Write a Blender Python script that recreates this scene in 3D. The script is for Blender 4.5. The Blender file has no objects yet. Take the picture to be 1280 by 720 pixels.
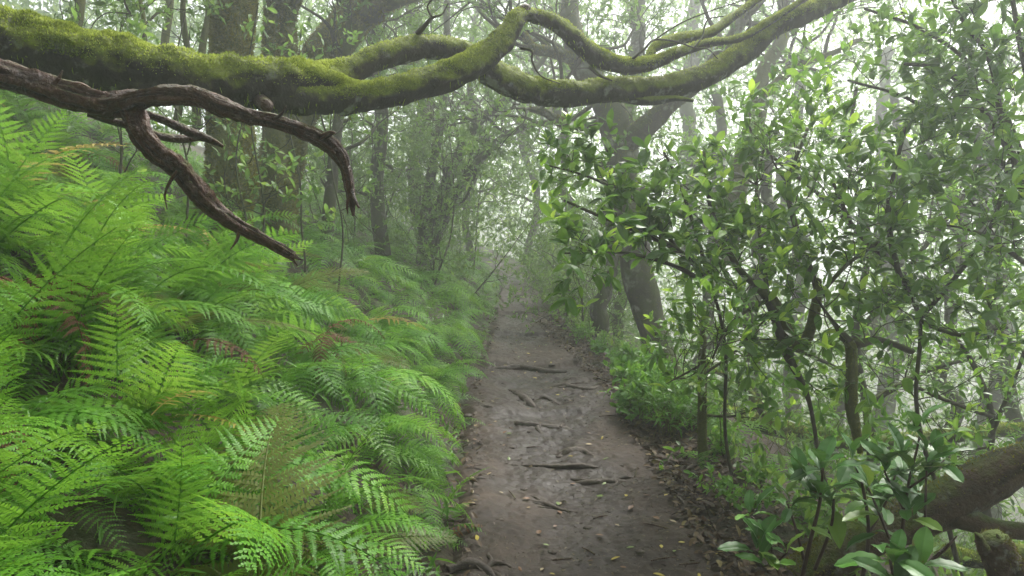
import bpy, math, random
import numpy as np
from mathutils import Vector, Matrix, Euler

SC = bpy.context.scene
COL = SC.collection
RS = np.random.RandomState
R = math.radians

# ------------------------------------------------------------------ camera
CAM = np.array([0.0, 0.0, 1.65])
PITCH = R(5.08)
F = 900.0                                   # focal length in pixels of the 1280 px wide photograph
FWD = np.array([0, math.cos(PITCH), -math.sin(PITCH)])
UP = np.array([0, math.sin(PITCH), math.cos(PITCH)])
XAX = np.array([1.0, 0, 0])

def P(px, py, d):
    return CAM + d * ((px - 640) / F * XAX + (360 - py) / F * UP + FWD)

# ------------------------------------------------------------------ noise
def _hash(i, j, k):
    h = (i * 374761393 + j * 668265263 + k * 2147483647 * 3 + 144665) & 0xFFFFFFFF
    h = ((h ^ (h >> 13)) * 1274126177) & 0xFFFFFFFF
    h = ((h ^ (h >> 16)) * 2246822519) & 0xFFFFFFFF
    return ((h ^ (h >> 15)) & 0xFFFFFF) / float(0xFFFFFF)

def vnoise(p):
    p = np.asarray(p, float)
    i = np.floor(p).astype(np.int64)
    f = p - i
    f = f * f * (3 - 2 * f)
    x, y, z = i[..., 0], i[..., 1], i[..., 2]
    fx, fy, fz = f[..., 0], f[..., 1], f[..., 2]
    r = 0
    for a in (0, 1):
        wa = fx if a else 1 - fx
        for b in (0, 1):
            wb = fy if b else 1 - fy
            for c in (0, 1):
                wc = fz if c else 1 - fz
                r = r + wa * wb * wc * _hash(x + a, y + b, z + c)
    return r * 2 - 1

def fbm(p, o=4, g=0.5):
    p = np.asarray(p, float)
    s, a, n = 0, 1.0, 0
    for k in range(o):
        s = s + a * vnoise(p * (2 ** k) + 17.3 * k)
        n += a
        a *= g
    return s / n

def sstep(a, b, x):
    t = np.clip((np.asarray(x, float) - a) / (b - a), 0, 1)
    return t * t * (3 - 2 * t)

# ------------------------------------------------------------------ terrain
YK = [-20, 3.4, 7.5, 10, 12.4, 15, 20, 25, 32, 60]
def path_left(y):
    return np.interp(y, YK, [-.30, -.27, -.42, -.34, -.28, -.25, -.30, -.9, -2.6, -12])
def path_right(y):
    return np.interp(y, YK, [1.2, 1.13, 1.05, .68, .56, .45, .32, .0, -1.4, -10])

def ground_z(x, y, rough=True):
    x = np.asarray(x, float); y = np.asarray(y, float)
    wob = .10 * vnoise(np.stack([x * 0, y * 1.1, y * 0], -1)) + .06 * vnoise(np.stack([x * 0 + 5, y * 3.3, y * 0], -1))
    sl = path_left(y) - x + wob
    sr = x - path_right(y) + wob * .8
    steep = np.interp(y, [-5, 8, 14, 22, 40], [.66, .56, .46, .40, .35])
    bank = .22 * sstep(0, .6, sl) + np.clip(sl - .1, 0, None) * steep
    bank = np.where(sl > 12, .22 + 12 * steep + (sl - 12) * .12, bank)
    fall = np.interp(sr, [0, .25, .7, 2, 5, 16, 30, 200], [0, .05, -.10, -.85, -3.0, -10.5, -14, -16])
    inside = -.06 * sstep(0, .12, -sl) * sstep(0, .12, -sr)
    z = np.where(sl > 0, bank, np.where(sr > 0, fall, 0)) + inside
    # the trail climbs a little once it is far away
    z = z + .012 * np.clip(y - 16, 0, None) ** 1.4
    if rough:
        q = np.stack([x, y, x * 0], -1)
        amt = sstep(-.05, .8, np.maximum(sl, sr))
        z = z + amt * (.16 * fbm(q * .9, 4) + .05 * fbm(q * 4, 2))
    return z

PUD = None
def path_z(x, y):
    q = np.stack([x, y, x * 0], -1)
    z = .026 * fbm(q * 1.6, 3) + .030 * fbm(q * 4.5, 3) + .013 * np.abs(fbm(q * 12, 3)) + .009 * fbm(q * 36, 3)
    # worn hollows and foot marks
    z = z - .022 * sstep(.25, .7, fbm(q * np.array([3.4, 2.3, 1]) + 40, 2))
    # trodden channel down the middle
    c = .5 * (path_left(y) + path_right(y))
    z = z - .045 * np.exp(-((x - c + .05) / .38) ** 2) + .012
    # low steps held by roots
    for ys, h in ((6.05, .035), (8.3, .05), (10.6, .05), (13.2, .06), (16, .06)):
        z = z + h * sstep(ys - .06, ys + .05, y + .18 * vnoise(np.stack([x * 2.2, x * 0 + ys, x * 0], -1))) - h * sstep(ys + .3, ys + 2.0, y) * .9
    z = z + .012 * np.clip(y - 16, 0, None) ** 1.4
    return z

def gz(x, y):
    x0, y0 = np.array([x]), np.array([y])
    g = float(ground_z(x0, y0)[0])
    if path_left(y) - .05 < x < path_right(y) + .05:
        g = max(g, float(path_z(x0, y0)[0]))
    return g

def on_path(px, py):
    """where the ray through a pixel meets the trail"""
    d = (px - 640) / F * XAX + (360 - py) / F * UP + FWD
    z = 0.0
    for _ in range(4):
        t = (z - CAM[2]) / d[2]
        q = CAM + t * d
        z = float(path_z(np.array([q[0]]), np.array([q[1]]))[0])
    return np.array([q[0], q[1], z])

# ------------------------------------------------------------------ mesh builder
class MB:
    def __init__(self):
        self.v, self.f, self.t, self.m, self.n = [], [], [], [], 0
        self.mi = 0
    def add(self, v, faces, tint=0.5):
        v = np.asarray(v, np.float32).reshape(-1, 3)
        self.v.append(v)
        self.t.append(np.broadcast_to(np.asarray(tint, np.float32), (len(v),)))
        for f in (faces if isinstance(faces, list) else [faces]):
            self.f.append(np.asarray(f, np.int64) + self.n)
            self.m.append(np.full(len(f), self.mi))
        self.n += len(v)
    def mesh(self, name, mat, smooth=False, origin=None):
        v = np.concatenate(self.v)
        if origin is not None:
            v = v - np.asarray(origin, np.float32)
        t = np.concatenate(self.t)
        me = bpy.data.meshes.new(name)
        me.vertices.add(len(v))
        me.vertices.foreach_set('co', v.astype(np.float32).ravel())
        loops = np.concatenate([f.ravel() for f in self.f])
        sizes = np.concatenate([np.full(len(f), f.shape[1]) for f in self.f])
        me.loops.add(len(loops))
        me.loops.foreach_set('vertex_index', loops.astype(np.int32))
        me.polygons.add(len(sizes))
        me.polygons.foreach_set('loop_start', (np.cumsum(sizes) - sizes).astype(np.int32))
        me.polygons.foreach_set('use_smooth', np.full(len(sizes), bool(smooth)))
        a = me.attributes.new('tint', 'FLOAT', 'POINT')
        a.data.foreach_set('value', t.astype(np.float32))
        me.update(calc_edges=True)
        me.validate()
        for q in (mat if isinstance(mat, (list, tuple)) else [mat] if mat else []): me.materials.append(q)
        if isinstance(mat, (list, tuple)):
            mi = np.concatenate(self.m)
            if len(mi) == len(me.polygons): me.polygons.foreach_set('material_index', mi.astype(np.int32))
        return me
    def build(self, name, mat, parent=None, smooth=False, origin=None):
        if parent is not None and origin is None:
            origin = np.array(parent.location)
        me = self.mesh(name, mat, smooth, origin)
        o = bpy.data.objects.new(name, me)
        COL.objects.link(o)
        if parent is not None:
            o.parent = parent
        elif origin is not None:
            o.location = [float(q) for q in origin]
        return o

def thing(name, label, cat, loc, group=None):
    o = bpy.data.objects.new(name, None)
    o.empty_display_size = .1
    COL.objects.link(o)
    o.location = [float(q) for q in loc]
    return tag(o, label, cat, group)

def tag(o, label, cat, group=None):
    o['label'] = label; o['category'] = cat
    if group: o['group'] = group
    return o

def struct(o, kind='structure', label=None, cat=None):
    o['kind'] = kind
    if label: o['label'] = label
    if cat: o['category'] = cat
    return o

def norm(a):
    a = np.asarray(a, float)
    return a / np.maximum(np.linalg.norm(a, axis=-1, keepdims=True), 1e-9)

# ------------------------------------------------------------------ tubes
def spline(pts, step):
    """Catmull-Rom through rows of (x, y, z, r)"""
    p = np.asarray(pts, float)
    p = np.vstack([2 * p[0] - p[1], p, 2 * p[-1] - p[-2]])
    out = []
    for i in range(1, len(p) - 2):
        n = max(2, int(np.linalg.norm(p[i + 1, :3] - p[i, :3]) / step))
        t = np.linspace(0, 1, n, endpoint=False)[:, None]
        a, b, c, d = p[i - 1], p[i], p[i + 1], p[i + 2]
        out.append(.5 * (2 * b + (c - a) * t + (2 * a - 5 * b + 4 * c - d) * t * t + (3 * b - a - 3 * c + d) * t ** 3))
    out.append(p[-2][None])
    o = np.vstack(out)
    o[:, 3] = np.maximum(o[:, 3], .0006)
    return o

def tube(mb, pts, seg=10, step=.05, amp=0.0, freq=6.0, ridge=0.0, wob=0.0, seed=0, cap=True, tint=None, amp2=0.0, freq2=26.0):
    c = spline(pts, step)
    n = len(c)
    pos, rad = c[:, :3].copy(), c[:, 3]
    if wob:
        q = pos * 2.3 + seed * 7.1
        pos += wob * np.stack([vnoise(q), vnoise(q + 31), vnoise(q + 67)], -1)
    T = norm(np.gradient(pos, axis=0))
    ref = np.array([0, 0, 1.0]) if abs(T[0][2]) < .9 else np.array([1.0, 0, 0])
    N = np.zeros_like(pos)
    a = norm(np.cross(T[0], ref))
    for i in range(n):
        a = norm(a - T[i] * np.dot(a, T[i]))
        N[i] = a
    B = np.cross(T, N)
    th = np.linspace(0, 2 * math.pi, seg, endpoint=False)
    nor = N[:, None] * np.cos(th)[None, :, None] + B[:, None] * np.sin(th)[None, :, None]
    r = np.repeat(rad[:, None], seg, 1)
    v0 = pos[:, None] + nor * r[..., None]
    tt = np.full((n, seg), .5)
    if amp:
        k = fbm(v0 * freq + seed * 3.7, 3)
        r = r * (1 + amp * k)
        tt = .5 + .5 * k
    if amp2:
        r = r * (1 + amp2 * fbm(v0 * freq2 + seed * 1.3, 2))
    if ridge:
        s = np.concatenate([[0], np.cumsum(np.linalg.norm(np.diff(pos, axis=0), axis=1))])
        tw = s * 1.2
        q = np.stack([np.cos(th)[None] * 2.2 + 0 * s[:, None], np.sin(th)[None] * 2.2 + 0 * s[:, None], s[:, None] * 3.0 + 0 * th[None]], -1)
        q2 = q * np.array([2.6, 2.6, 1.5])
        k = .5 * vnoise(q + seed) + .5 * vnoise(q2 + seed + 9) + .35 * vnoise(q * np.array([5.5, 5.5, 4]) + seed + 21) + .3 * vnoise(v0 * 60 + seed)
        r = r * (1 + ridge * k)
        tt = np.clip(.5 + .6 * k, 0, 1)
    v = pos[:, None] + nor * r[..., None]
    i = np.arange(n - 1)[:, None] * seg
    j = np.arange(seg)[None]
    j2 = (j + 1) % seg
    f = np.stack([i + j, i + j2, i + seg + j2, i + seg + j], -1).reshape(-1, 4)
    vv = v.reshape(-1, 3); ti = tt.reshape(-1)
    if tint is not None: ti = np.full(len(ti), tint)
    fs = [f]
    if cap:
        k = len(vv)
        vv = np.vstack([vv, pos[:1], pos[-1:] + T[-1:] * rad[-1] * .4])
        ti = np.append(ti, [.5, .6])
        e = (n - 1) * seg
        fs.append(np.stack([np.full(seg, k), (np.arange(seg) + 1) % seg, np.arange(seg)], -1))
        fs.append(np.stack([np.full(seg, k + 1), e + np.arange(seg), e + (np.arange(seg) + 1) % seg], -1))
    mb.add(vv, fs, ti)
    return v.reshape(-1, 3), nor.reshape(-1, 3), seg

def pp(*rows):
    """(px, py, depth, radius in px) -> (x, y, z, r)"""
    return [tuple(P(a, b, d)) + (r * d / F,) for a, b, d, r in rows]

def moss_blades(mb, v, nor, seg, rng, count, size=.014, up=-.15, freq=4.0, cut=-.2):
    """short moss shoots standing on the upper side of a stem"""
    w = np.clip(nor[:, 2] - up, 0, 1) ** .7 * (.12 + sstep(cut, cut + .3, fbm(v * freq + 3, 3) + .25 * fbm(v * 22, 2))) + 1e-6
    idx = rng.choice(len(v), count, p=w / w.sum())
    a, b = rng.rand(count, 1), rng.rand(count, 1)
    i2 = np.where((idx + 1) % seg == 0, idx + 1 - seg, idx + 1)
    i3 = np.minimum(idx + seg, len(v) - 1)
    p = v[idx] + (v[i2] - v[idx]) * a + (v[i3] - v[idx]) * b
    n = nor[idx]
    d = norm(n + rng.normal(0, .55, (count, 3)) + [0, 0, .15])
    s = size * rng.uniform(.5, 1.35, count)[:, None]
    side = norm(np.cross(d, rng.normal(0, 1, (count, 3)))) * s * .22
    p = p - n * .004
    V = np.stack([p - side, p + side, p + d * s * .6 + side * .7 + n * 0, p + d * s], 1)
    f = np.arange(count * 4).reshape(-1, 4)
    t = np.clip(.42 + .55 * fbm(p * 9, 3) + .22 * n[:, 2] - .08 + rng.normal(0, .17, count), 0, 1)  # tint also paints a lighter highlight on upward-facing sides
    mb.add(V.reshape(-1, 3), f, np.repeat(t, 4))

# ------------------------------------------------------------------ leaves
def leaf_template(nl=4, w=.17, fold=.10, curl=.16, shape=.9, rib=False, blunt=.8):
    """leaf of length 1 along +y, normal +z, folded on its midrib; rib=True adds a narrow raised midrib"""
    u = np.linspace(0, 1, nl + 1)
    prof = w * np.sin(math.pi * u ** shape) ** blunt
    prof[0] = .012; prof[-1] = .004
    z = -curl * u ** 2 + .04 * np.sin(u * 5)
    cols = [-1, -.55, -.09, 0, .09, .55, 1] if rib else [-1, 0, 1]
    v = np.concatenate([np.stack([prof * c, u, z + fold * prof / w * .5 * abs(c) ** 1.3 - (.012 * (abs(c) < .05) if rib else 0)
                                  + (.018 * np.sin(u * 26 + 2 * abs(c)) * abs(c) if rib else 0)], -1) for c in cols])
    k = nl + 1
    i = np.arange(nl)
    f = np.concatenate([np.stack([a * k + i, (a + 1) * k + i, (a + 1) * k + i + 1, a * k + i + 1], -1) for a in range(len(cols) - 1)])
    return v, f

LEAF_NEAR = leaf_template(7, .17, .10, .20)
LEAF_MID = leaf_template(5, .20, .09, .18, shape=1.25, blunt=.66)
LEAF_FAR = (np.array([[0, 0, 0], [.2, .42, .04], [0, 1, -.12], [-.2, .42, .04]], float), np.array([[0, 1, 2, 3]]))
LEAF_NARROW = leaf_template(3, .085, .04, .25)

def put_leaves(mb, pos, axis, nrm, size, tint, tpl, rng=None):
    v, f = tpl
    n = len(pos)
    if n == 0: return
    Y = norm(axis)
    X = norm(np.cross(Y, nrm))
    Z = np.cross(X, Y)
    M = np.stack([X, Y, Z], 1)
    V = np.einsum('vk,nkj->nvj', v, M) * np.asarray(size).reshape(-1, 1, 1) + np.asarray(pos)[:, None]
    Fa = (f[None] + (np.arange(n) * len(v))[:, None, None]).reshape(-1, f.shape[1])
    mb.add(V.reshape(-1, 3), Fa, np.repeat(tint, len(v)))

def grow(rng, p, d, L, r, levels, kids, tubes, tips, up=.06, wig=.28, spread=(.6, 1.15), n=6, shrink=(.55, .8)):
    pts = [np.append(p, r)]
    q, dd = np.array(p, float), norm(d)
    dirs = [dd]
    for i in range(n):
        dd = norm(dd + rng.normal(0, wig, 3) + [0, 0, up])
        q = q + dd * L / n
        pts.append(np.append(q, r * (1 - .6 * (i + 1) / n)))
        dirs.append(dd)
    tubes.append((pts, levels))
    if levels == 0:
        tips.append((np.array(pts)[:, :3], dd, L))
        return
    for k in range(kids[levels]):
        t = rng.uniform(.3, 1) if k else 1.0
        i = min(n, int(round(t * n)))
        base = np.array(pts[i][:3])
        ax = norm(rng.normal(0, 1, 3))
        s = norm(np.cross(dirs[i], ax))
        ang = rng.uniform(*spread) * (0.4 if k == 0 else 1)
        nd = norm(dirs[i] * math.cos(ang) + s * math.sin(ang))
        grow(rng, base, nd, L * rng.uniform(*shrink), max(pts[i][3] * .62, .0012), levels - 1, kids, tubes, tips, up, wig, spread, n, shrink)

def foliage(mb, tips, rng, per, size, tpl, tipfrac=.1, lift=.25, flat=.55, young=True, tipsd=.32):
    """leaves along the outer part of every twig and in a whorl at its end"""
    A, X, N, S, T = [], [], [], [], []
    for pts, d, L in tips:
        m = max(1, int(round(per * rng.uniform(.6, 1.4))))
        new = rng.rand() < tipfrac
        shade = rng.normal(0, .08)
        u = np.clip(1 - np.abs(rng.normal(0, tipsd, m)), .12, 1)
        k = u * (len(pts) - 1)
        i = np.minimum(k.astype(int), len(pts) - 2)
        fr = (k - i)[:, None]
        pos = pts[i] * (1 - fr) + pts[i + 1] * fr
        ax = norm(d * .55 + rng.normal(0, .75, (m, 3)) + [0, 0, lift])
        nn = norm(rng.normal(0, flat, (m, 3)) + [0, 0, 1.0])
        t = np.clip(.32 + shade * 1.6 + rng.normal(0, .15, m), 0, .66)
        sz = size * rng.uniform(.45, 1.25, m)
        if new and young:
            q = max(3, m // 3)
            ax[:q] = norm(d * .8 + [0, 0, .5] + rng.normal(0, .55, (q, 3)))
            pos[:q] = pts[-1]
            t[:q] = rng.uniform(.78, 1, q)
            sz[:q] *= .85
        A.append(pos); X.append(ax); N.append(nn); S.append(sz); T.append(t)
    put_leaves(mb, np.concatenate(A), np.concatenate(X), np.concatenate(N), np.concatenate(S), np.concatenate(T), tpl)

# ------------------------------------------------------------------ materials
def new_mat(name):
    m = bpy.data.materials.new(name)
    m.use_nodes = True
    nt = m.node_tree
    nt.nodes.clear()
    out = nt.nodes.new('ShaderNodeOutputMaterial')
    return m, nt, out

def N(nt, t, **kw):
    n = nt.nodes.new(t)
    for k, v in kw.items():
        if k in n.inputs: n.inputs[k].default_value = v
        else: setattr(n, k, v)
    return n

def ramp(nt, src, stops):
    n = nt.nodes.new('ShaderNodeValToRGB')
    e = n.color_ramp.elements
    while len(e) < len(stops): e.new(.5)
    for i, (p, c) in enumerate(stops):
        e[i].position = p
        e[i].color = (c[0], c[1], c[2], 1)
    nt.links.new(src, n.inputs[0])
    return n.outputs[0]

def mixc(nt, fac, a, b):
    n = nt.nodes.new('ShaderNodeMix'); n.data_type = 'RGBA'
    for s, val in ((n.inputs[0], fac), (n.inputs[6], a), (n.inputs[7], b)):
        if isinstance(val, (tuple, list)): s.default_value = (*val[:3], 1)
        elif isinstance(val, (int, float)): s.default_value = val
        else: nt.links.new(val, s)
    return n.outputs[2]

def math_(nt, op, a, b=None):
    n = nt.nodes.new('ShaderNodeMath'); n.operation = op
    for s, val in zip(n.inputs, (a, b)):
        if val is None: continue
        if isinstance(val, (int, float)): s.default_value = val
        else: nt.links.new(val, s)
    return n.outputs[0]

def leaf_mat(name, stops, rough=.35, trans=.35, by='tint', spec=.5, tcol=1.5, spots=0.0):
    m, nt, out = new_mat(name)
    at = N(nt, 'ShaderNodeAttribute', attribute_name='tint').outputs['Fac']
    if by == 'both':
        oi = N(nt, 'ShaderNodeObjectInfo').outputs['Random']
        at = math_(nt, 'ADD', math_(nt, 'MULTIPLY', at, .45), math_(nt, 'MULTIPLY', oi, .55))
    geo = N(nt, 'ShaderNodeNewGeometry')
    c = ramp(nt, at, stops)
    tc = N(nt, 'ShaderNodeTexCoord')
    nz = N(nt, 'ShaderNodeTexNoise', Scale=9.0, Detail=3.0)
    nt.links.new(tc.outputs['Object'], nz.inputs['Vector'])
    c = mixc(nt, math_(nt, 'MULTIPLY', nz.outputs[0], .35), c, (c_mid(stops)))
    if spots:
        ns = N(nt, 'ShaderNodeTexNoise', Scale=34.0, Detail=3.0, Roughness=.6); nt.links.new(tc.outputs['Object'], ns.inputs['Vector'])
        c = mixc(nt, math_(nt, 'MULTIPLY', ramp(nt, ns.outputs[0], [(.66, (0, 0, 0)), (.72, (1, 1, 1))]), spots), c, (.11, .075, .02))
    b = N(nt, 'ShaderNodeBsdfPrincipled', Roughness=rough)
    b.inputs['Specular IOR Level'].default_value = spec
    if spots:
        nt.links.new(math_(nt, 'ADD', math_(nt, 'MULTIPLY', nz.outputs[0], .5), rough - .22), b.inputs['Roughness'])
    nt.links.new(c, b.inputs['Base Color'])
    t = N(nt, 'ShaderNodeBsdfTranslucent')
    g = nt.nodes.new('ShaderNodeGamma'); g.inputs[1].default_value = .88
    nt.links.new(c, g.inputs[0])
    hs = N(nt, 'ShaderNodeHueSaturation'); hs.inputs['Value'].default_value = tcol; hs.inputs['Hue'].default_value = .485
    nt.links.new(g.outputs[0], hs.inputs['Color'])
    nt.links.new(hs.outputs[0], t.inputs[0])
    mx = N(nt, 'ShaderNodeMixShader'); mx.inputs[0].default_value = trans
    nt.links.new(b.outputs[0], mx.inputs[1]); nt.links.new(t.outputs[0], mx.inputs[2])
    nt.links.new(mx.outputs[0], out.inputs[0])
    return m

def c_mid(stops):
    return tuple(np.mean([s[1] for s in stops], axis=0))

def bark_mat(name, dark, light, moss=None, moss_up=.1, moss_amt=.6, scale=14.0, bump=.6, rough=.75, moss_lo=(.035, .055, .008), lichen=0.0):
    m, nt, out = new_mat(name)
    tc = N(nt, 'ShaderNodeTexCoord').outputs['Object']
    at = N(nt, 'ShaderNodeAttribute', attribute_name='tint').outputs['Fac']
    n1 = N(nt, 'ShaderNodeTexNoise', Scale=scale, Detail=6.0, Roughness=.65)
    nt.links.new(tc, n1.inputs['Vector'])
    k = math_(nt, 'ADD', math_(nt, 'MULTIPLY', at, .55), math_(nt, 'MULTIPLY', n1.outputs[0], .5))
    c = ramp(nt, k, [(.25, dark), (.85, light)])
    if lichen:
        nl = N(nt, 'ShaderNodeTexNoise', Scale=scale * .55, Detail=4.0, Roughness=.6)
        nt.links.new(tc, nl.inputs['Vector'])
        lf = ramp(nt, nl.outputs[0], [(.62 - lichen * .1, (0, 0, 0)), (.68, (1, 1, 1))])
        c = mixc(nt, math_(nt, 'MULTIPLY', lf, .6), c, (.30, .31, .27))
    hgt = n1.outputs[0]
    if moss:
        geo = N(nt, 'ShaderNodeNewGeometry')
        sx = N(nt, 'ShaderNodeSeparateXYZ'); nt.links.new(geo.outputs['Normal'], sx.inputs[0])
        n2 = N(nt, 'ShaderNodeTexNoise', Scale=4.0, Detail=5.0, Roughness=.65)
        nt.links.new(tc, n2.inputs['Vector'])
        n3 = N(nt, 'ShaderNodeTexNoise', Scale=60.0, Detail=3.0, Roughness=.7)
        nt.links.new(tc, n3.inputs['Vector'])
        f = math_(nt, 'ADD', math_(nt, 'MULTIPLY', sx.outputs[2], .55), math_(nt, 'MULTIPLY', n2.outputs[0], 1.5))
        f = math_(nt, 'ADD', f, moss_amt - 1.0 - moss_up)
        f = ramp(nt, f, [(.12, (0, 0, 0)), (.42, (1, 1, 1))])
        n4 = math_(nt, 'ADD', math_(nt, 'MULTIPLY', n2.outputs[0], .6), math_(nt, 'MULTIPLY', n3.outputs[0], .5))
        mc = ramp(nt, n4, [(.35, moss_lo), (.62, moss), (.8, tuple(min(1, q * 1.5) for q in moss))])
        c = mixc(nt, f, c, mc)
        hgt = math_(nt, 'ADD', n1.outputs[0], math_(nt, 'MULTIPLY', n3.outputs[0], .8))
    b = N(nt, 'ShaderNodeBsdfPrincipled', Roughness=rough)
    b.inputs['Specular IOR Level'].default_value = .28
    nt.links.new(c, b.inputs['Base Color'])
    bp = N(nt, 'ShaderNodeBump', Strength=bump, Distance=.02)
    nt.links.new(hgt, bp.inputs['Height'])
    nt.links.new(bp.outputs[0], b.inputs['Normal'])
    nt.links.new(b.outputs[0], out.inputs[0])
    return m

FERN = leaf_mat('fern_green', [(.1, (.028, .108, .008)), (.4, (.074, .225, .015)), (.75, (.138, .335, .024)), (1, (.25, .43, .05))], rough=.45, trans=.38, by='both', spec=.22)
FERN_OLIVE = leaf_mat('fern_olive', [(.1, (.055, .075, .010)), (.9, (.13, .16, .02))], rough=.5, trans=.3, by='both', spec=.3)
FERN_YELLOW = leaf_mat('fern_yellow', [(.1, (.30, .24, .05)), (.9, (.48, .38, .12))], rough=.6, trans=.3, by='both', spec=.2)
FERN_BROWN = leaf_mat('fern_brown', [(.1, (.07, .028, .012)), (.9, (.17, .075, .035))], rough=.7, trans=.15, by='both', spec=.2)
LAUREL = leaf_mat('laurel_leaf', [(0, (.020, .072, .010)), (.3, (.056, .165, .014)), (.6, (.115, .26, .024)), (.8, (.21, .39, .03)), (1, (.30, .48, .045))], rough=.30, trans=.42, spec=.5, spots=.6)
BROAD = leaf_mat('broad_leaf', [(0, (.008, .040, .008)), (.4, (.026, .105, .014)), (.62, (.048, .165, .020)), (.85, (.15, .28, .03)), (1, (.26, .34, .05))], rough=.34, trans=.13, spec=.40, spots=.8)
CANOPY = leaf_mat('canopy_leaf', [(0, (.035, .090, .014)), (.4, (.080, .180, .026)), (.7, (.13, .25, .036)), (1, (.22, .34, .05))], rough=.4, trans=.46, spec=.4)
HERB = leaf_mat('herb_leaf', [(0, (.045, .14, .012)), (.5, (.09, .25, .02)), (1, (.17, .36, .035))], rough=.4, trans=.38, spec=.4)
MOSSY = bark_mat('mossy_bark', (.012, .010, .007), (.055, .045, .032), moss=(.150, .185, .014), moss_amt=.50, moss_up=.0, scale=16, lichen=.3)
MOSS = leaf_mat('moss_shoots', [(0, (.045, .070, .010)), (.4, (.165, .235, .026)), (.75, (.35, .44, .06)), (1, (.50, .58, .13))], rough=.8, trans=.3, spec=.15, tcol=1.3)
TRUNK_MOSS = bark_mat('trunk_moss', (.016, .013, .009), (.06, .048, .03), moss=(.090, .098, .018), moss_amt=.85, moss_up=-.15, scale=11, moss_lo=(.040, .044, .010))
TRUNK = bark_mat('trunk_bark', (.020, .017, .013), (.10, .085, .062), moss=(.055, .065, .018), moss_amt=.48, moss_up=0, scale=10, lichen=.6)
TWIG = bark_mat('twig_bark', (.016, .012, .009), (.07, .055, .038), moss=(.06, .075, .012), moss_amt=.38, scale=24, bump=.3)
DEADWOOD = bark_mat('dead_wood', (.004, .0025, .0015), (.12, .052, .027), moss=(.085, .09, .012), moss_amt=.13, moss_up=.12, scale=30, bump=1.0, rough=.42)
LOGBARK = bark_mat('log_bark', (.022, .014, .009), (.13, .085, .056), moss=(.075, .105, .014), moss_amt=.30, scale=18, bump=.9, lichen=.2)
ROOT = bark_mat('root_wood', (.020, .015, .011), (.105, .080, .062), scale=26, bump=.8, rough=.6)
STEM = bark_mat('plant_stem', (.022, .010, .008), (.075, .045, .03), scale=30, bump=.2, rough=.5)
STIPE = bark_mat('fern_stipe', (.05, .06, .012), (.16, .15, .04), scale=30, bump=.2, rough=.5)

def flat_mat(name, c, rough=.5, trans=0.0):
    return leaf_mat(name, [(0, tuple(q * .7 for q in c)), (1, tuple(q * 1.25 for q in c))], rough=rough, trans=trans, by='both', spec=.4)

def mud_material():
    m, nt, out = new_mat('wet_mud')
    tc = N(nt, 'ShaderNodeTexCoord').outputs['Object']
    at = N(nt, 'ShaderNodeAttribute', attribute_name='tint').outputs['Fac']     # where water gathers
    n1 = N(nt, 'ShaderNodeTexNoise', Scale=2.2, Detail=7.0, Roughness=.62); nt.links.new(tc, n1.inputs['Vector'])
    n2 = N(nt, 'ShaderNodeTexNoise', Scale=38.0, Detail=5.0, Roughness=.7); nt.links.new(tc, n2.inputs['Vector'])
    n3 = N(nt, 'ShaderNodeTexVoronoi', Scale=55.0); nt.links.new(tc, n3.inputs['Vector'])
    k = math_(nt, 'ADD', math_(nt, 'MULTIPLY', n1.outputs[0], .65), math_(nt, 'MULTIPLY', n2.outputs[0], .35))
    c = ramp(nt, k, [(.32, (.016, .011, .007)), (.5, (.042, .029, .020)), (.68, (.078, .056, .040))])
    wet = ramp(nt, at, [(.45, (0, 0, 0)), (.75, (1, 1, 1))])
    c = mixc(nt, math_(nt, 'MULTIPLY', wet, .72), c, (.026, .021, .018))
    grit = ramp(nt, n3.outputs['Distance'], [(.06, (1, 1, 1)), (.14, (0, 0, 0))])
    c = mixc(nt, math_(nt, 'MULTIPLY', grit, .4), c, (.025, .017, .012))
    b = N(nt, 'ShaderNodeBsdfPrincipled')
    b.inputs['Specular IOR Level'].default_value = .22
    nt.links.new(c, b.inputs['Base Color'])
    ro = math_(nt, 'SUBTRACT', math_(nt, 'ADD', .52, math_(nt, 'MULTIPLY', n2.outputs[0], .3)), math_(nt, 'MULTIPLY', wet, .24))
    nt.links.new(ro, b.inputs['Roughness'])
    bp = N(nt, 'ShaderNodeBump', Strength=.55, Distance=.012)
    nt.links.new(math_(nt, 'ADD', n2.outputs[0], math_(nt, 'MULTIPLY', n1.outputs[0], .6)), bp.inputs['Height'])
    nt.links.new(bp.outputs[0], b.inputs['Normal'])
    nt.links.new(b.outputs[0], out.inputs[0])
    return m

def soil_material():
    m, nt, out = new_mat('forest_soil')
    tc = N(nt, 'ShaderNodeTexCoord').outputs['Object']
    n1 = N(nt, 'ShaderNodeTexNoise', Scale=1.4, Detail=6.0, Roughness=.6); nt.links.new(tc, n1.inputs['Vector'])
    n2 = N(nt, 'ShaderNodeTexNoise', Scale=30.0, Detail=5.0, Roughness=.7); nt.links.new(tc, n2.inputs['Vector'])
    c = ramp(nt, n2.outputs[0], [(.3, (.012, .008, .005)), (.55, (.045, .027, .016)), (.75, (.11, .065, .035))])
    mo = ramp(nt, n1.outputs[0], [(.46, (0, 0, 0)), (.62, (1, 1, 1))])
    c = mixc(nt, math_(nt, 'MULTIPLY', mo, .65), c, (.030, .050, .010))
    b = N(nt, 'ShaderNodeBsdfPrincipled', Roughness=.85)
    nt.links.new(c, b.inputs['Base Color'])
    bp = N(nt, 'ShaderNodeBump', Strength=.9, Distance=.03); nt.links.new(n2.outputs[0], bp.inputs['Height'])
    nt.links.new(bp.outputs[0], b.inputs['Normal'])
    nt.links.new(b.outputs[0], out.inputs[0])
    return m

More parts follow.
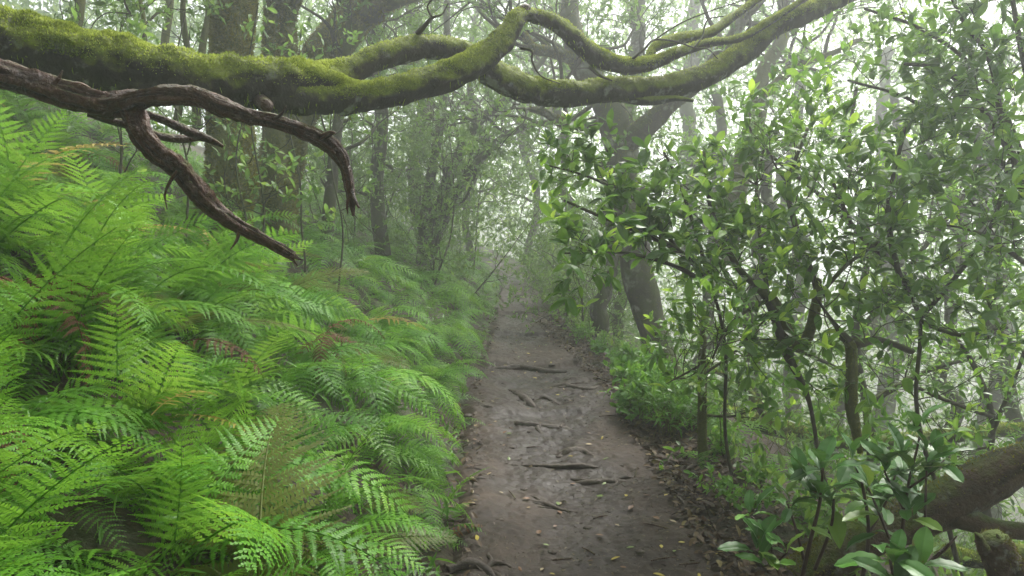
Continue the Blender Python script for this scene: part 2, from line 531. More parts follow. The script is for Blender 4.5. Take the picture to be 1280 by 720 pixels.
# ------------------------------------------------------------------ ground and path
def grid(xs, ys, zf, tf=None):
    X, Y = np.meshgrid(xs, ys)
    Z = zf(X, Y)
    v = np.stack([X, Y, Z], -1).reshape(-1, 3)
    nx, ny = len(xs), len(ys)
    i = np.arange(ny - 1)[:, None] * nx + np.arange(nx - 1)[None]
    f = np.stack([i, i + 1, i + nx + 1, i + nx], -1).reshape(-1, 4)
    return v, f

def build_ground():
    xs = np.concatenate([-np.geomspace(9, 140, 24)[::-1], np.arange(-8.9, 10, .09), np.geomspace(10, 140, 24)])
    ys = np.concatenate([-np.geomspace(2, 60, 14)[::-1], np.arange(-1.9, 26, .10), np.geomspace(26.1, 150, 26)])
    v, f = grid(xs, ys, ground_z)
    mb = MB(); mb.add(v, f)
    struct(mb.build('ground', soil_material(), smooth=True))
    # the trodden trail
    ys = np.concatenate([np.arange(1.2, 7, .014), np.arange(7, 14, .028), np.arange(14, 40, .07)])
    t = np.linspace(-.12, 1.12, 130)
    Y, T = np.meshgrid(ys, t, indexing='ij')
    wl = .05 * vnoise(np.stack([Y * 2.1, Y * 0, Y * 0], -1))
    X = path_left(Y) + wl + T * (path_right(Y) - path_left(Y))
    Z = path_z(X, Y)
    edge = np.maximum(sstep(.06, -.12, T), sstep(.94, 1.12, T))
    Z = Z - .10 * edge
    low = -fbm(np.stack([X * 1.3, Y * .8, X * 0], -1) + 11, 3)
    c = .5 * (path_left(Y) + path_right(Y))
    wet = .46 + .55 * low + .30 * np.exp(-((X - c + .02) / .33) ** 2) * np.exp(-((Y - 5.0) / 1.9) ** 2) - 6 * np.clip(Z - .0, -.02, .02) * sstep(17, 15, Y)
    n, k = Y.shape
    i = np.arange(n - 1)[:, None] * k + np.arange(k - 1)[None]
    f = np.stack([i, i + k, i + k + 1, i + 1], -1).reshape(-1, 4)[:, ::-1]
    mb = MB(); mb.add(np.stack([X, Y, Z], -1).reshape(-1, 3), f, np.clip(wet, 0, 1).ravel())
    struct(mb.build('path', mud_material(), smooth=True))

build_ground()

# ------------------------------------------------------------------ ferns
def frond(seed, npair=23, e0=62, e1=-38, width=.25, droop=.5, mat=FERN, sparse=1.0, fine=1.0):
    rng = RS(seed)
    mb = MB()
    S = np.linspace(0, 1, 41)
    el = np.radians(e0 + (e1 - e0) * S ** .85)
    az = rng.normal(0, .18) * S + .05 * np.sin(S * 5 + seed)
    dv = np.stack([np.cos(el) * np.sin(az), np.cos(el) * np.cos(az), np.sin(el)], -1) / 40
    pos = np.vstack([np.zeros(3), np.cumsum(dv[:-1], 0)])
    Tn = norm(dv)
    rad = np.interp(S, [0, .2, 1], [.0065, .0045, .0012])
    sm = MB()
    tube(sm, np.column_stack([pos, rad])[::4], seg=5, step=.06)
    mb.add(sm.v[0], sm.f, .15)
    u = np.linspace(0, 1, npair) ** 1.0
    s = .17 + .81 * (1 - (1 - u) ** 1.15)
    for i in range(npair):
        for side in (-1, 1):
            if rng.rand() > sparse: continue
            si = min(.985, s[i] + side * .006 + rng.normal(0, .003))
            k = si * 40; a = int(k); fr = k - a
            o = pos[a] * (1 - fr) + pos[min(a + 1, 40)] * fr
            T = Tn[a]
            X = norm(np.cross(T, [0, 0, 1.0]) if abs(T[2]) < .98 else np.array([1.0, 0, 0]))
            Nn = np.cross(X, T)
            uu = u[i]
            ln = width * (1 - uu) ** .72 * min(1, .62 + uu * 2.6) * rng.uniform(.88, 1.08) + .008
            fa = R(12 + 30 * uu) + rng.normal(0, .06)
            d0 = norm(side * X * math.cos(fa) + T * math.sin(fa) + Nn * .12)
            m = max(4, int(ln / (.0120 * fine)))
            w = np.linspace(0, 1, m + 1)
            dr = droop * rng.uniform(.6, 1.4)
            sp_dir = norm(d0[None] - Nn[None] * (w[:, None] ** 1.1) * dr - np.array([0, 0, 1.0]) * (w[:, None] * dr * .5) + T * (w[:, None] * .18))
            sp = o + np.vstack([np.zeros(3), np.cumsum(sp_dir[:-1], 0)]) * ln / m
            pn = norm(np.cross(np.cross(sp_dir, Nn), sp_dir) + 0 * sp_dir)
            lat = np.cross(sp_dir, pn)
            # thin midrib of the pinna
            hw = .0011
            strip = np.stack([sp - lat * hw, sp + lat * hw], 1).reshape(-1, 3) + np.repeat(pn, 2, 0) * .0006
            q = np.arange(m)[:, None] * 2
            mb.add(strip, np.concatenate([q, q + 1, q + 3, q + 2], 1), .3)
            # pinnules
            wl = w[:-1] + .5 / m
            pl = np.maximum(.004, (.010 + ln * .064) * (1 - wl ** 1.6) * np.minimum(1, .8 + wl * 2)) * rng.uniform(.85, 1.1, m)
            hwid = ln / m * .46
            c = .5 * (sp[:-1] + sp[1:]); dl = sp_dir[:-1]; la = lat[:-1]; nn = pn[:-1]
            tn = np.clip(.5 + .25 * rng.normal() + rng.normal(0, .08, m), 0, 1)
            for e in (-1, 1):
                ax = norm(e * la + dl * .42 + nn * rng.normal(-.08, .14, m)[:, None])
                v = np.stack([c - dl * hwid, c + ax * pl[:, None] * .6 - dl * hwid * .72, c + ax * pl[:, None],
                              c + ax * pl[:, None] * .7 + dl * hwid * .75, c + dl * hwid], 1)
                if e < 0: v = v[:, ::-1]
                mb.add(v.reshape(-1, 3), np.arange(m * 5).reshape(-1, 5), np.repeat(tn, 5))
    return mb.mesh('frond', mat)

FR = [frond(10 + i, npair=n, e0=a, e1=b, width=w, droop=dr) for i, (n, a, b, w, dr) in enumerate([
    (20, 82, 15, .28, .30), (22, 72, -25, .27, .45), (19, 62, -45, .30, .40), (21, 48, -72, .26, .55), (20, 30, -80, .28, .45),
    (22, 66, -60, .27, .35), (18, 78, 35, .31, .25), (21, 40, -60, .29, .5), (20, 55, -85, .24, .6), (19, 70, -5, .33, .35)])]
FR_MID = [FR[i] for i in (2, 3, 4, 5, 7, 8)]
FR_FAR = [frond(40 + i, npair=17, e0=54 - 12 * i, e1=-50 - 10 * i, width=.27, droop=.5, fine=1.5) for i in range(4)]
FR_OLIVE = [frond(60 + i, npair=24, e0=48 - 6 * i, e1=-15, width=.30, droop=.25, mat=FERN_OLIVE) for i in range(2)]
FR_YELLOW = [frond(70, npair=18, e0=50, e1=-20, width=.22, droop=.4, mat=FERN_YELLOW, sparse=.75)]
FR_BROWN = [frond(80 + i, npair=20, e0=40 - 20 * i, e1=-75, width=.20, droop=1.0, mat=FERN_BROWN, sparse=.8) for i in range(2)]

def fern(x, y, nf, size, label, group=None, meshes=None, toward=None, spread=75, rng=None, lift=0.0, tilt=0.0, name='fern'):
    z = gz(x, y)
    t = thing(name, label, 'fern', (x, y, z - .02 + lift), group)
    az0 = toward if toward is not None else rng.uniform(0, 360)
    for k in range(nf):
        az = az0 + (k - (nf - 1) / 2) / max(1, nf - 1) * 2 * spread + rng.normal(0, 12)
        old = rng.rand() if meshes in (FR, FR_MID) else 1
        o = bpy.data.objects.new('frond', FR_YELLOW[0] if old < .018 else FR_BROWN[rng.randint(2)] if old < .035 else FR_OLIVE[rng.randint(2)] if old < .085 else meshes[rng.randint(len(meshes))])
        COL.objects.link(o)
        o.parent = t
        o.location = (rng.normal(0, .03), rng.normal(0, .03), 0)
        o.rotation_euler = Euler((R(rng.normal(tilt, 12)), R(rng.normal(0, 18)), R(az - 90)), 'XYZ')
        s = size * rng.uniform(.6, 1.18)
        o.scale = (s, s, s)
    return t

def plant_ferns():
    rng = RS(5)
    pts = []
    def far_enough(x, y, r):
        return all((a - x) ** 2 + (b - y) ** 2 > r * r for a, b in pts)
    zones = {'near': [], 'mid': [], 'far': [], 'mist': []}
    tries = 0
    total = 0
    while tries < 26000 and total < 286:
        tries += 1
        y = rng.uniform(1.15, 21) ** 1.0
        y = 1.15 + 20 * rng.rand() ** 1.45
        s = .34 + 5.2 * rng.rand() ** 1.25
        x = float(path_left(y)) - s
        if y < 2.0 and x > -.75: continue
        if x / y < -.80 - .6 / y: continue             # well outside the frame
        r = np.interp(y, [1, 4, 8, 14, 21], [.30, .37, .46, .60, .8]) * (1 + .12 * s)
        if not far_enough(x, y, r): continue
        pts.append((x, y)); total += 1
        zones['near' if y < 3.6 else 'mid' if y < 7 else 'far' if y < 12 else 'mist'].append((x, y, s))
    lab = {'near': ('large fresh green fern in the dense bank nearest the camera, left of the muddy path', 'large ferns on the near bank'),
           'mid': ('arching green fern on the bank below the dead branch and mossy limb', 'ferns on the bank below the limb'),
           'far': ('drooping feathery fern on the bank where the path narrows', 'ferns where the path narrows'),
           'mist': ('pale misty fern overhanging the far end of the path', 'misty ferns at the far end')}
    upper = ('green fern high on the slope among the mossy trunks', 'ferns high among the mossy trunks')
    for zn, L in zones.items():
        for x, y, s in L:
            l, g = lab[zn] if s < 3.4 else upper
            size = {'near': .76, 'mid': .80, 'far': .80, 'mist': .82}[zn] * rng.uniform(.78, 1.2) * min(1, .55 + s * .55)
            nf = {'near': 12, 'mid': 12, 'far': 11, 'mist': 9}[zn]
            ms = FR if zn == 'near' else FR_MID if zn == 'mid' else FR_FAR
            fern(x, y, nf, size, l, g, ms, toward=rng.normal(-48, 38), spread=rng.uniform(70, 120), rng=rng)
plant_ferns()

def fern_carpet():
    # the smaller fronds that fill every gap under the big ferns: nobody could count them
    rng = RS(12)
    lows = [frond(90 + i, npair=14, e0=62 - 12 * i, e1=-40, width=.27, droop=.4, fine=2.0, mat=None) for i in range(4)]
    data = []
    for me in lows:
        v = np.empty(len(me.vertices) * 3, np.float32); me.vertices.foreach_get('co', v)
        t = np.empty(len(me.vertices), np.float32); me.attributes['tint'].data.foreach_get('value', t)
        by = {}
        for p in me.polygons: by.setdefault(len(p.vertices), []).append(tuple(p.vertices))
        data.append((v.reshape(-1, 3), [np.array(q) for q in by.values()], t))
        bpy.data.meshes.remove(me)
    mb = MB()
    n = 0
    while n < 1500:
        y = 1.2 + 20 * rng.rand() ** 1.35
        s = .12 + 5.0 * rng.rand() ** 1.15
        x = float(path_left(y)) - s
        if x / y < -.8 - .5 / y: continue
        n += 1
        v, fs, t = data[rng.randint(4)]
        az = R(rng.normal(-45, 60) - 90); k = rng.uniform(.28, .60) * min(1, .5 + s)
        M = np.array(Euler((R(rng.normal(0, 14)), R(rng.normal(0, 16)), az)).to_matrix()) * k
        mb.add(v @ M.T + [x, y, gz(x, y) - .02], fs, np.clip(t * .7 + rng.normal(.1, .2), 0, 1))
    struct(mb.build('fern_undergrowth', FERN_LOW), 'stuff')
FERN_LOW = leaf_mat('fern_low', [(.0, (.025, .085, .006)), (.5, (.07, .19, .012)), (1, (.14, .30, .02))], rough=.42, trans=.38, spec=.35)
fern_carpet()

def special_ferns():
    rng = RS(8)
    for px, py, d in ((-60, 330, 2.5), (40, 300, 3.0), (110, 290, 3.2), (-20, 240, 3.4), (70, 230, 3.8), (160, 250, 3.8), (215, 240, 4.3), (280, 250, 4.8), (330, 270, 5.2), (130, 190, 4.8), (20, 190, 4.4), (250, 210, 5.4)):
        fern((px - 640) / F * d, d, 9, rng.uniform(.75, .95), 'tall fern standing close under the forked dead branch', 'tall ferns under the dead branch', FR, toward=rng.normal(-60, 25), spread=85, rng=rng)
    q = P(300, 690, 1.9)
    fern(q[0], q[1], 2, 1.0, 'olive green fern frond standing upright in front of the brighter ferns, lower left', meshes=FR_OLIVE, toward=110, spread=14, rng=rng, lift=.10)
    q = P(205, 540, 2.4)
    fern(q[0], q[1], 1, .5, 'single yellowed fern frond above the olive frond', meshes=FR_YELLOW, toward=70, spread=5, rng=rng, lift=.35)
    q = on_path(560, 690)
    fern(q[0] - .06, q[1] + .25, 6, .46, 'small bright fern leaning over the near left edge of the muddy path', meshes=FR, toward=-10, spread=75, rng=rng)
    q = P(20, 260, 2.9)
    fern(q[0], q[1], 7, .62, 'withered reddish brown fern hanging on the bare bank at the left', meshes=FR_BROWN, toward=-40, spread=80, rng=rng, lift=.18)
    q = P(405, 440, 4.4)
    fern(q[0], q[1], 6, .55, 'withered grey brown fern among green ferns in the middle of the bank', meshes=FR_BROWN, toward=-40, spread=80, rng=rng, lift=.32)
    for (px, d, sz, lb) in ((925, 5.6, .62, 'fine leaved fern below the mossy sapling, right of the path'),
                            (1000, 6.4, .75, 'hazy fern on the slope beneath the fallen mossy trunk'),
                            (895, 4.9, .40, 'low dark fern at the foot of the mossy sapling'),
                            (965, 5.2, .6, 'bright fern between the sapling and the glossy broadleaf shoots')):
        x = (px - 640) / F * d
        fern(x, d, 7, sz, lb, meshes=FR_FAR, toward=rng.uniform(180, 300), spread=150, rng=rng)
special_ferns()

# ------------------------------------------------------------------ mossy limb and dead branch
def slim(rows, k):
    return [(a, b, c, r * k) for a, b, c, r in rows]

def mossy_limb():
    rng = RS(3)
    o = P(-330, 160, 2.9)
    t = thing('mossy_tree', 'thick moss covered tree limb reaching across the top of the view', 'tree', o)
    mb = MB()
    v1, n1, s_1 = tube(mb, slim(pp((-330, 130, 2.7, 62), (-150, 40, 2.95, 54), (0, 52, 3.2, 45), (90, 72, 3.3, 41), (180, 92, 3.4, 39), (260, 101, 3.5, 35), (330, 106, 3.6, 33), (375, 109, 3.69, 31), (405, 110, 3.73, 24), (430, 111, 3.77, 15), (450, 111, 3.8, 7)), .91), seg=56, step=.014, amp=.20, freq=7, amp2=.16, freq2=17, wob=.02, seed=1)
    o1 = mb.build('trunk', MOSSY, t, smooth=True)
    m2 = MB()
    v2, n2, s_2 = tube(m2, slim(pp((330, 100, 3.62, 24), (385, 100, 3.7, 25), (430, 92, 3.85, 20), (480, 71, 4.0, 17), (530, 61, 4.15, 16.5), (580, 66, 4.3, 17.5), (620, 90, 4.42, 20), (660, 110, 4.5, 20),
                            (705, 121, 4.6, 17), (760, 116, 4.7, 17), (820, 113, 4.8, 16.5), (870, 102, 4.9, 16), (915, 74, 5.0, 15.5), (960, 38, 5.1, 15), (1010, 15, 5.2, 14), (1075, -12, 5.3, 12), (1160, -60, 5.5, 9), (1300, -110, 5.9, 5)), .91), seg=36, step=.014, amp=.17, freq=8, amp2=.16, freq2=17, wob=.02, seed=2)
    o2 = m2.build('branch', MOSSY, t, smooth=True)
    m3 = MB()
    v3, n3, s_3 = tube(m3, slim(pp((320, 120, 3.58, 20), (385, 122, 3.66, 20), (430, 122, 3.75, 20), (480, 117, 3.85, 20), (535, 103, 3.95, 21), (580, 85, 4.03, 20), (612, 66, 4.1, 18), (635, 42, 4.15, 15), (648, 24, 4.2, 13),
                            (662, 20, 4.25, 9.5), (690, 26, 4.33, 11), (712, 42, 4.4, 13), (735, 62, 4.47, 13), (760, 75, 4.53, 12), (790, 80, 4.6, 11), (820, 77, 4.67, 9), (850, 67, 4.74, 7), (880, 56, 4.8, 6), (925, 48, 4.9, 5), (975, 20, 5.0, 4), (1040, -20, 5.1, 2.5)), .91), seg=34, step=.014, amp=.17, freq=9, amp2=.16, freq2=17, wob=.015, seed=3)
    o3 = m3.build('branch', MOSSY, t, smooth=True)
    m4 = MB()
    v4, n4, s_4 = tube(m4, slim(pp((808, 78, 4.65, 5), (820, 58, 4.75, 7), (850, 48, 4.85, 8), (885, 42, 4.95, 7), (915, 22, 5.05, 6), (960, -10, 5.2, 4)), .91), seg=14, step=.02, amp=.15, freq=10, seed=4)
    o4 = m4.build('side_branch', MOSSY, t, smooth=True); m4 = MB()
    tube(m4, slim(pp((645, 24, 4.2, 8), (655, 12, 4.2, 7), (662, 8, 4.2, 3)), .91), seg=12, step=.01, ridge=.35, seed=7)
    m4.build('knot', DEADWOOD, t, smooth=True); m4 = MB()
    tube(m4, slim(pp((770, 120, 4.72, 8), (810, 126, 4.75, 7), (845, 123, 4.75, 4), (867, 126, 4.75, 2)), .91), seg=10, step=.02, amp=.2, seed=5)
    m4.build('dead_snag', MOSSY, t, smooth=True)
    # sawn stub and bare twigs
    m5 = MB()
    tube(m5, pp((325, 125, 3.55, 9), (331, 130, 3.45, 8.5), (334, 132, 3.40, 8)), seg=14, step=.012, amp=.06, seed=6)
    m5.build('cut_stub', DEADWOOD, t, smooth=True)
    for row in (((788, 76, 4.58, 2), (805, 62, 4.5, 1.6), (818, 50, 4.5, 1.3), (845, 52, 4.5, 1.2), (868, 60, 4.55, 1.0), (885, 62, 4.6, .9), (897, 74, 4.6, .7)),
                ((868, 60, 4.55, 1.2), (878, 45, 4.6, 1.1), (885, 25, 4.6, 1), (905, 20, 4.6, .7)),
                ((818, 50, 4.5, 1.2), (850, 30, 4.5, 1.0), (885, 15, 4.5, .9), (930, 0, 4.5, .7)),
                ((738, 84, 4.5, 3), (750, 95, 4.45, 2.2), (765, 101, 4.4, 1)),
                ((522, 42, 4.1, 4), (530, 33, 4.05, 3), (540, 22, 4.0, 2), (552, 18, 4.0, 1), (560, 4, 4.0, .8)),
                ((540, 22, 4.0, 1.6), (534, 8, 4.0, 1.2), (545, -6, 4, 1)),
                ((650, 60, 4.15, 2), (665, 64, 4.1, 1.8), (665, 76, 4.1, 1.4), (676, 95, 4.1, 1), (700, 105, 4.1, .6))):
        m6 = MB(); tube(m6, pp(*row), seg=6, step=.015, amp=.1, wob=.004)
        m6.build('twig', TWIG, t, smooth=True)
    for v, n, sg, o_, cnt, size, up, cut, hang in ((v1, n1, s_1, o1, 80000, .015, -.12, -.02, 500), (v2, n2, s_2, o2, 50000, .013, .0, -.05, 420),
                                                   (v3, n3, s_3, o3, 50000, .013, -.15, -.10, 380), (v4, n4, s_4, o4, 5000, .011, -.2, -.2, 60)):
        ms = MB()
        moss_blades(ms, v, n, sg, rng, cnt, size, up, cut=cut)
        # hanging shreds on the underside
        w = np.clip(-n[:, 2] - .1, 0, 1); idx = rng.choice(len(v), hang, p=w / w.sum())
        p = v[idx] - n[idx] * .003; ln = rng.uniform(.008, .05, hang)[:, None]
        sd = norm(rng.normal(0, 1, (hang, 3)) * [1, 1, .1]) * .0022
        dn = norm(rng.normal(0, .22, (hang, 3)) + [0, 0, -1]) * ln
        V = np.stack([p - sd, p + sd, p + dn * .6 + sd * .6 + rng.normal(0, .003, (hang, 3)), p + dn], 1)
        ms.add(V.reshape(-1, 3), np.arange(hang * 4).reshape(-1, 4), np.repeat(rng.uniform(.1, .5, hang), 4))
        ms.build('moss', MOSS, o_, origin=np.array(t.location))

def dead_branch():
    t = thing('dead_branch', 'forked dead branch of bare brown wood with stripped bark, hanging under the mossy limb', 'branch', P(-60, 75, 2.6))
    a = MB()
    tube(a, pp((-150, 40, 2.55, 19), (-60, 75, 2.6, 19), (0, 93, 2.65, 18), (50, 108, 2.67, 17), (100, 124, 2.68, 16), (145, 134, 2.7, 15)), seg=44, step=.008, amp=.14, freq=16, ridge=.30, seed=11)
    tube(a, pp((120, 130, 2.7, 12), (150, 130, 2.68, 14), (180, 122, 2.66, 11), (215, 119, 2.64, 12), (245, 121, 2.64, 11), (275, 133, 2.64, 10.5), (310, 145, 2.65, 9.5), (350, 154, 2.66, 9), (385, 166, 2.67, 9.5),
                (410, 178, 2.68, 10), (426, 194, 2.69, 9.5), (433, 212, 2.7, 7.5), (437, 232, 2.7, 6.5), (440, 252, 2.7, 4.5), (442, 270, 2.7, 1.5)), seg=40, step=.006, amp=.14, freq=20, ridge=.42, seed=12)
    a.build('branch', DEADWOOD, t, smooth=True)
    b = MB()
    tube(b, pp((150, 122, 2.7, 14), (165, 140, 2.7, 13.5), (178, 170, 2.7, 12), (198, 192, 2.72, 12.5), (222, 210, 2.74, 11), (240, 232, 2.76, 11), (262, 256, 2.78, 10.5), (290, 278, 2.8, 8.5), (325, 297, 2.83, 7), (350, 310, 2.85, 6.5), (367, 320, 2.87, 5)),
         seg=40, step=.006, amp=.16, freq=18, ridge=.45, seed=13)
    b.build('fork', DEADWOOD, t, smooth=True)
    for k, r in enumerate((((175, 140, 2.76, 5), (205, 150, 2.78, 5.5), (240, 166, 2.8, 6), (262, 174, 2.8, 4.5), (279, 183, 2.8, 2)),
                           ((110, 140, 2.78, 5), (140, 150, 2.82, 6), (165, 158, 2.84, 5), (200, 170, 2.86, 5.5), (225, 174, 2.88, 5), (255, 172, 2.9, 3)),
                           ((404, 172, 2.66, 5), (414, 166, 2.64, 3), (419, 166, 2.63, 1)), ((436, 222, 2.7, 4), (440, 242, 2.69, 3), (449, 260, 2.69, 1.2)), ((232, 116, 2.63, 4), (240, 110, 2.62, 2), (244, 112, 2.62, .8)),
                           ((222, 214, 2.73, 4), (212, 228, 2.72, 2.4), (206, 244, 2.72, 1.4), (209, 262, 2.72, .6)), ((300, 284, 2.8, 3), (296, 300, 2.79, 1.8), (288, 312, 2.79, .7)),
                           ((340, 152, 2.65, 3.5), (352, 143, 2.63, 2), (358, 132, 2.62, .8)), ((60, 112, 2.66, 5), (72, 100, 2.63, 2.6), (78, 88, 2.62, 1)),
                           ((438, 240, 2.69, 2.6), (434, 256, 2.68, 1.6), (435, 268, 2.68, .5)), ((365, 318, 2.865, 4), (373, 323, 2.87, 2.2), (380, 325, 2.875, .6)), ((360, 318, 2.86, 3), (368, 327, 2.86, 1.6), (372, 332, 2.86, .4)))):
        c = MB(); tube(c, pp(*r), seg=12, step=.008, ridge=.35, amp=.1, seed=14 + k)
        c.build('broken_twig', DEADWOOD, t, smooth=True)

mossy_limb()
dead_branch()

# ------------------------------------------------------------------ trees
def stems_to_mesh(stems, mat, t, name='trunk', seg=14, amp=.14, step=.07, wob=.03, seed=0, moss=None, rng=None, mossn=4000, blade=.02):
    mb = MB(); ms = MB() if moss else None
    for k, s in enumerate(stems):
        v, n, s_ = tube(mb, s, seg=seg, step=step, amp=amp, freq=5, wob=wob, seed=seed + k * 3)
        if moss: moss_blades(ms, v, n, s_, rng, mossn, blade, -1.05, cut=-.25)
    o = mb.build(name, mat, t, smooth=True)
    if moss: ms.build('moss', moss, o, origin=np.array(t.location))

def crown_from(stems, rng, t, nb, L, r, levels, kids, per, size, tpl, tipfrac=.1, t0=.35, mat=CANOPY, twig=TWIG, up=.05, bias=(0, 0, .25), minlev=0, wig=.28, leafname='crown', flat=.55, tipsd=.32):
    tubes, tips = [], []
    for s in stems:
        c = spline(s, .15)
        for _ in range(nb):
            i = int(rng.uniform(t0, 1) * (len(c) - 1))
            d = norm(rng.normal(0, 1, 3) + np.array(bias) * 2)
            grow(rng, c[i, :3], d, L * rng.uniform(.6, 1.3), min(r, c[i, 3] * .6), levels, kids, tubes, tips, up=up, wig=wig)
    fo = MB()
    for pts, lv in tubes:
        if lv >= minlev:
            tube(fo, pts, seg=6 if lv else 4, step=L / 7, cap=False)
    fo.mi = 1
    foliage(fo, tips, rng, per, size, tpl, tipfrac, flat=flat, tipsd=tipsd)
    fo.build(leafname, [twig, mat], t)
    return tips

K = {1: 4, 2: 4, 3: 3}

def tree(seed, base_px, stems_px, label, mat, nb=5, L=1.3, r=.03, levels=2, per=9, size=.09, tpl=LEAF_FAR, t0=.4, moss=False, seg=14, bias=(0, 0, .25), wob=.03, crown=True, group=None, tipfrac=.1, kids=K, name='tree', mossn=4000, extra=None, blade=.022):
    rng = RS(seed)
    stems = [pp(*s) for s in stems_px]
    t = thing(name, label, 'tree', stems[0][0][:3], group)
    stems_to_mesh(stems, mat, t, seg=seg, wob=wob if seed < 206 or seed in (207, 209, 210) else .16, seed=seed, moss=MOSS_DULL if moss else None, rng=rng, mossn=mossn, blade=blade)
    if crown:
        crown_from(stems, rng, t, nb, L, r, levels, kids, per * 2.6, size * 1.15, tpl, tipfrac, t0, bias=bias, minlev=0)
    return t

MOSS_DULL = leaf_mat('dull_moss', [(0, (.06, .062, .010)), (.5, (.15, .15, .022)), (1, (.27, .25, .04))], rough=.85, trans=.25, spec=.1, tcol=1.2)

def left_trees():
    tree(101, None, [[(276, 290, 6.8, 36), (286, 215, 6.9, 30), (289, 150, 7.0, 26), (290, 80, 7.0, 24), (293, 20, 7.1, 25), (300, -60, 7.2, 23), (310, -200, 6.9, 22), (330, -420, 7.2, 12)]],
         'thick upright trunk wrapped in olive brown moss behind the mossy limb', TRUNK_MOSS, nb=3, t0=.8, moss=True, seg=22, mossn=60000, size=.09, blade=.03)
    tree(102, None, [[(352, 300, 8.4, 22), (345, 210, 8.4, 17), (340, 130, 8.5, 12), (338, 60, 8.5, 10), (342, 0, 8.6, 9), (356, -80, 7.7, 11), (380, -300, 8, 7)],
                     [(354, 240, 8.5, 15), (362, 150, 8.6, 12), (360, 70, 8.6, 10), (364, 10, 8.7, 10), (385, -50, 7.9, 12), (440, -150, 8.2, 8)]],
         'pair of slimmer mossy stems rising beside the thickest mossy trunk', TRUNK_MOSS, nb=2, t0=.8, moss=True, seg=16, mossn=26000, blade=.03)
    tree(103, None, [[(330, 330, 9.4, 30), (352, 200, 9.6, 27), (388, 95, 9.8, 25), (425, 45, 10, 24), (455, 10, 10.1, 23), (490, -12, 9.3, 22), (540, -22, 9.6, 14), (640, -60, 10, 8)]],
         'leaning hazy trunk bending to the upper right behind the mossy limb', TRUNK_MOSS, nb=3, t0=.8, moss=True, seg=18, mossn=30000, blade=.04)
    for k, (pts, lb) in enumerate(((((165, 150, 6.0, 4), (180, 80, 6.1, 3.4), (180, 30, 6.2, 3), (172, -30, 6.3, 2.6), (165, -160, 6.6, 1.6)), 'thin dark sapling in the undergrowth at upper left'),
                                   (((222, 150, 7.0, 5), (232, 70, 7.1, 4), (228, 10, 7.2, 3.5), (238, -60, 7.3, 3), (250, -200, 7.6, 2)), 'slim sapling directly left of the thickest mossy trunk'),
                                   (((248, 160, 8, 6), (252, 70, 8.1, 5), (262, 10, 8.2, 4), (255, -80, 8.3, 4), (240, -220, 8.6, 2)), 'slim grey stem half hidden behind the thickest mossy trunk'),
                                   (((205, 130, 9, 6), (205, 60, 9.1, 5), (212, -20, 9.2, 5), (200, -150, 9.4, 3)), 'faint stem standing further back at upper left'),
                                   (((60, 120, 7, 7), (95, 30, 7.2, 6), (100, -60, 7.4, 5), (90, -220, 7.6, 3)), 'leafy young tree above the limb in the far upper left corner'))):
        tree(110 + k, None, [list(pts)], lb, TRUNK_MOSS, nb=9, L=.75, r=.012, levels=2, per=5, size=.075, t0=.05, seg=8, name='sapling', tipfrac=.15)
left_trees()

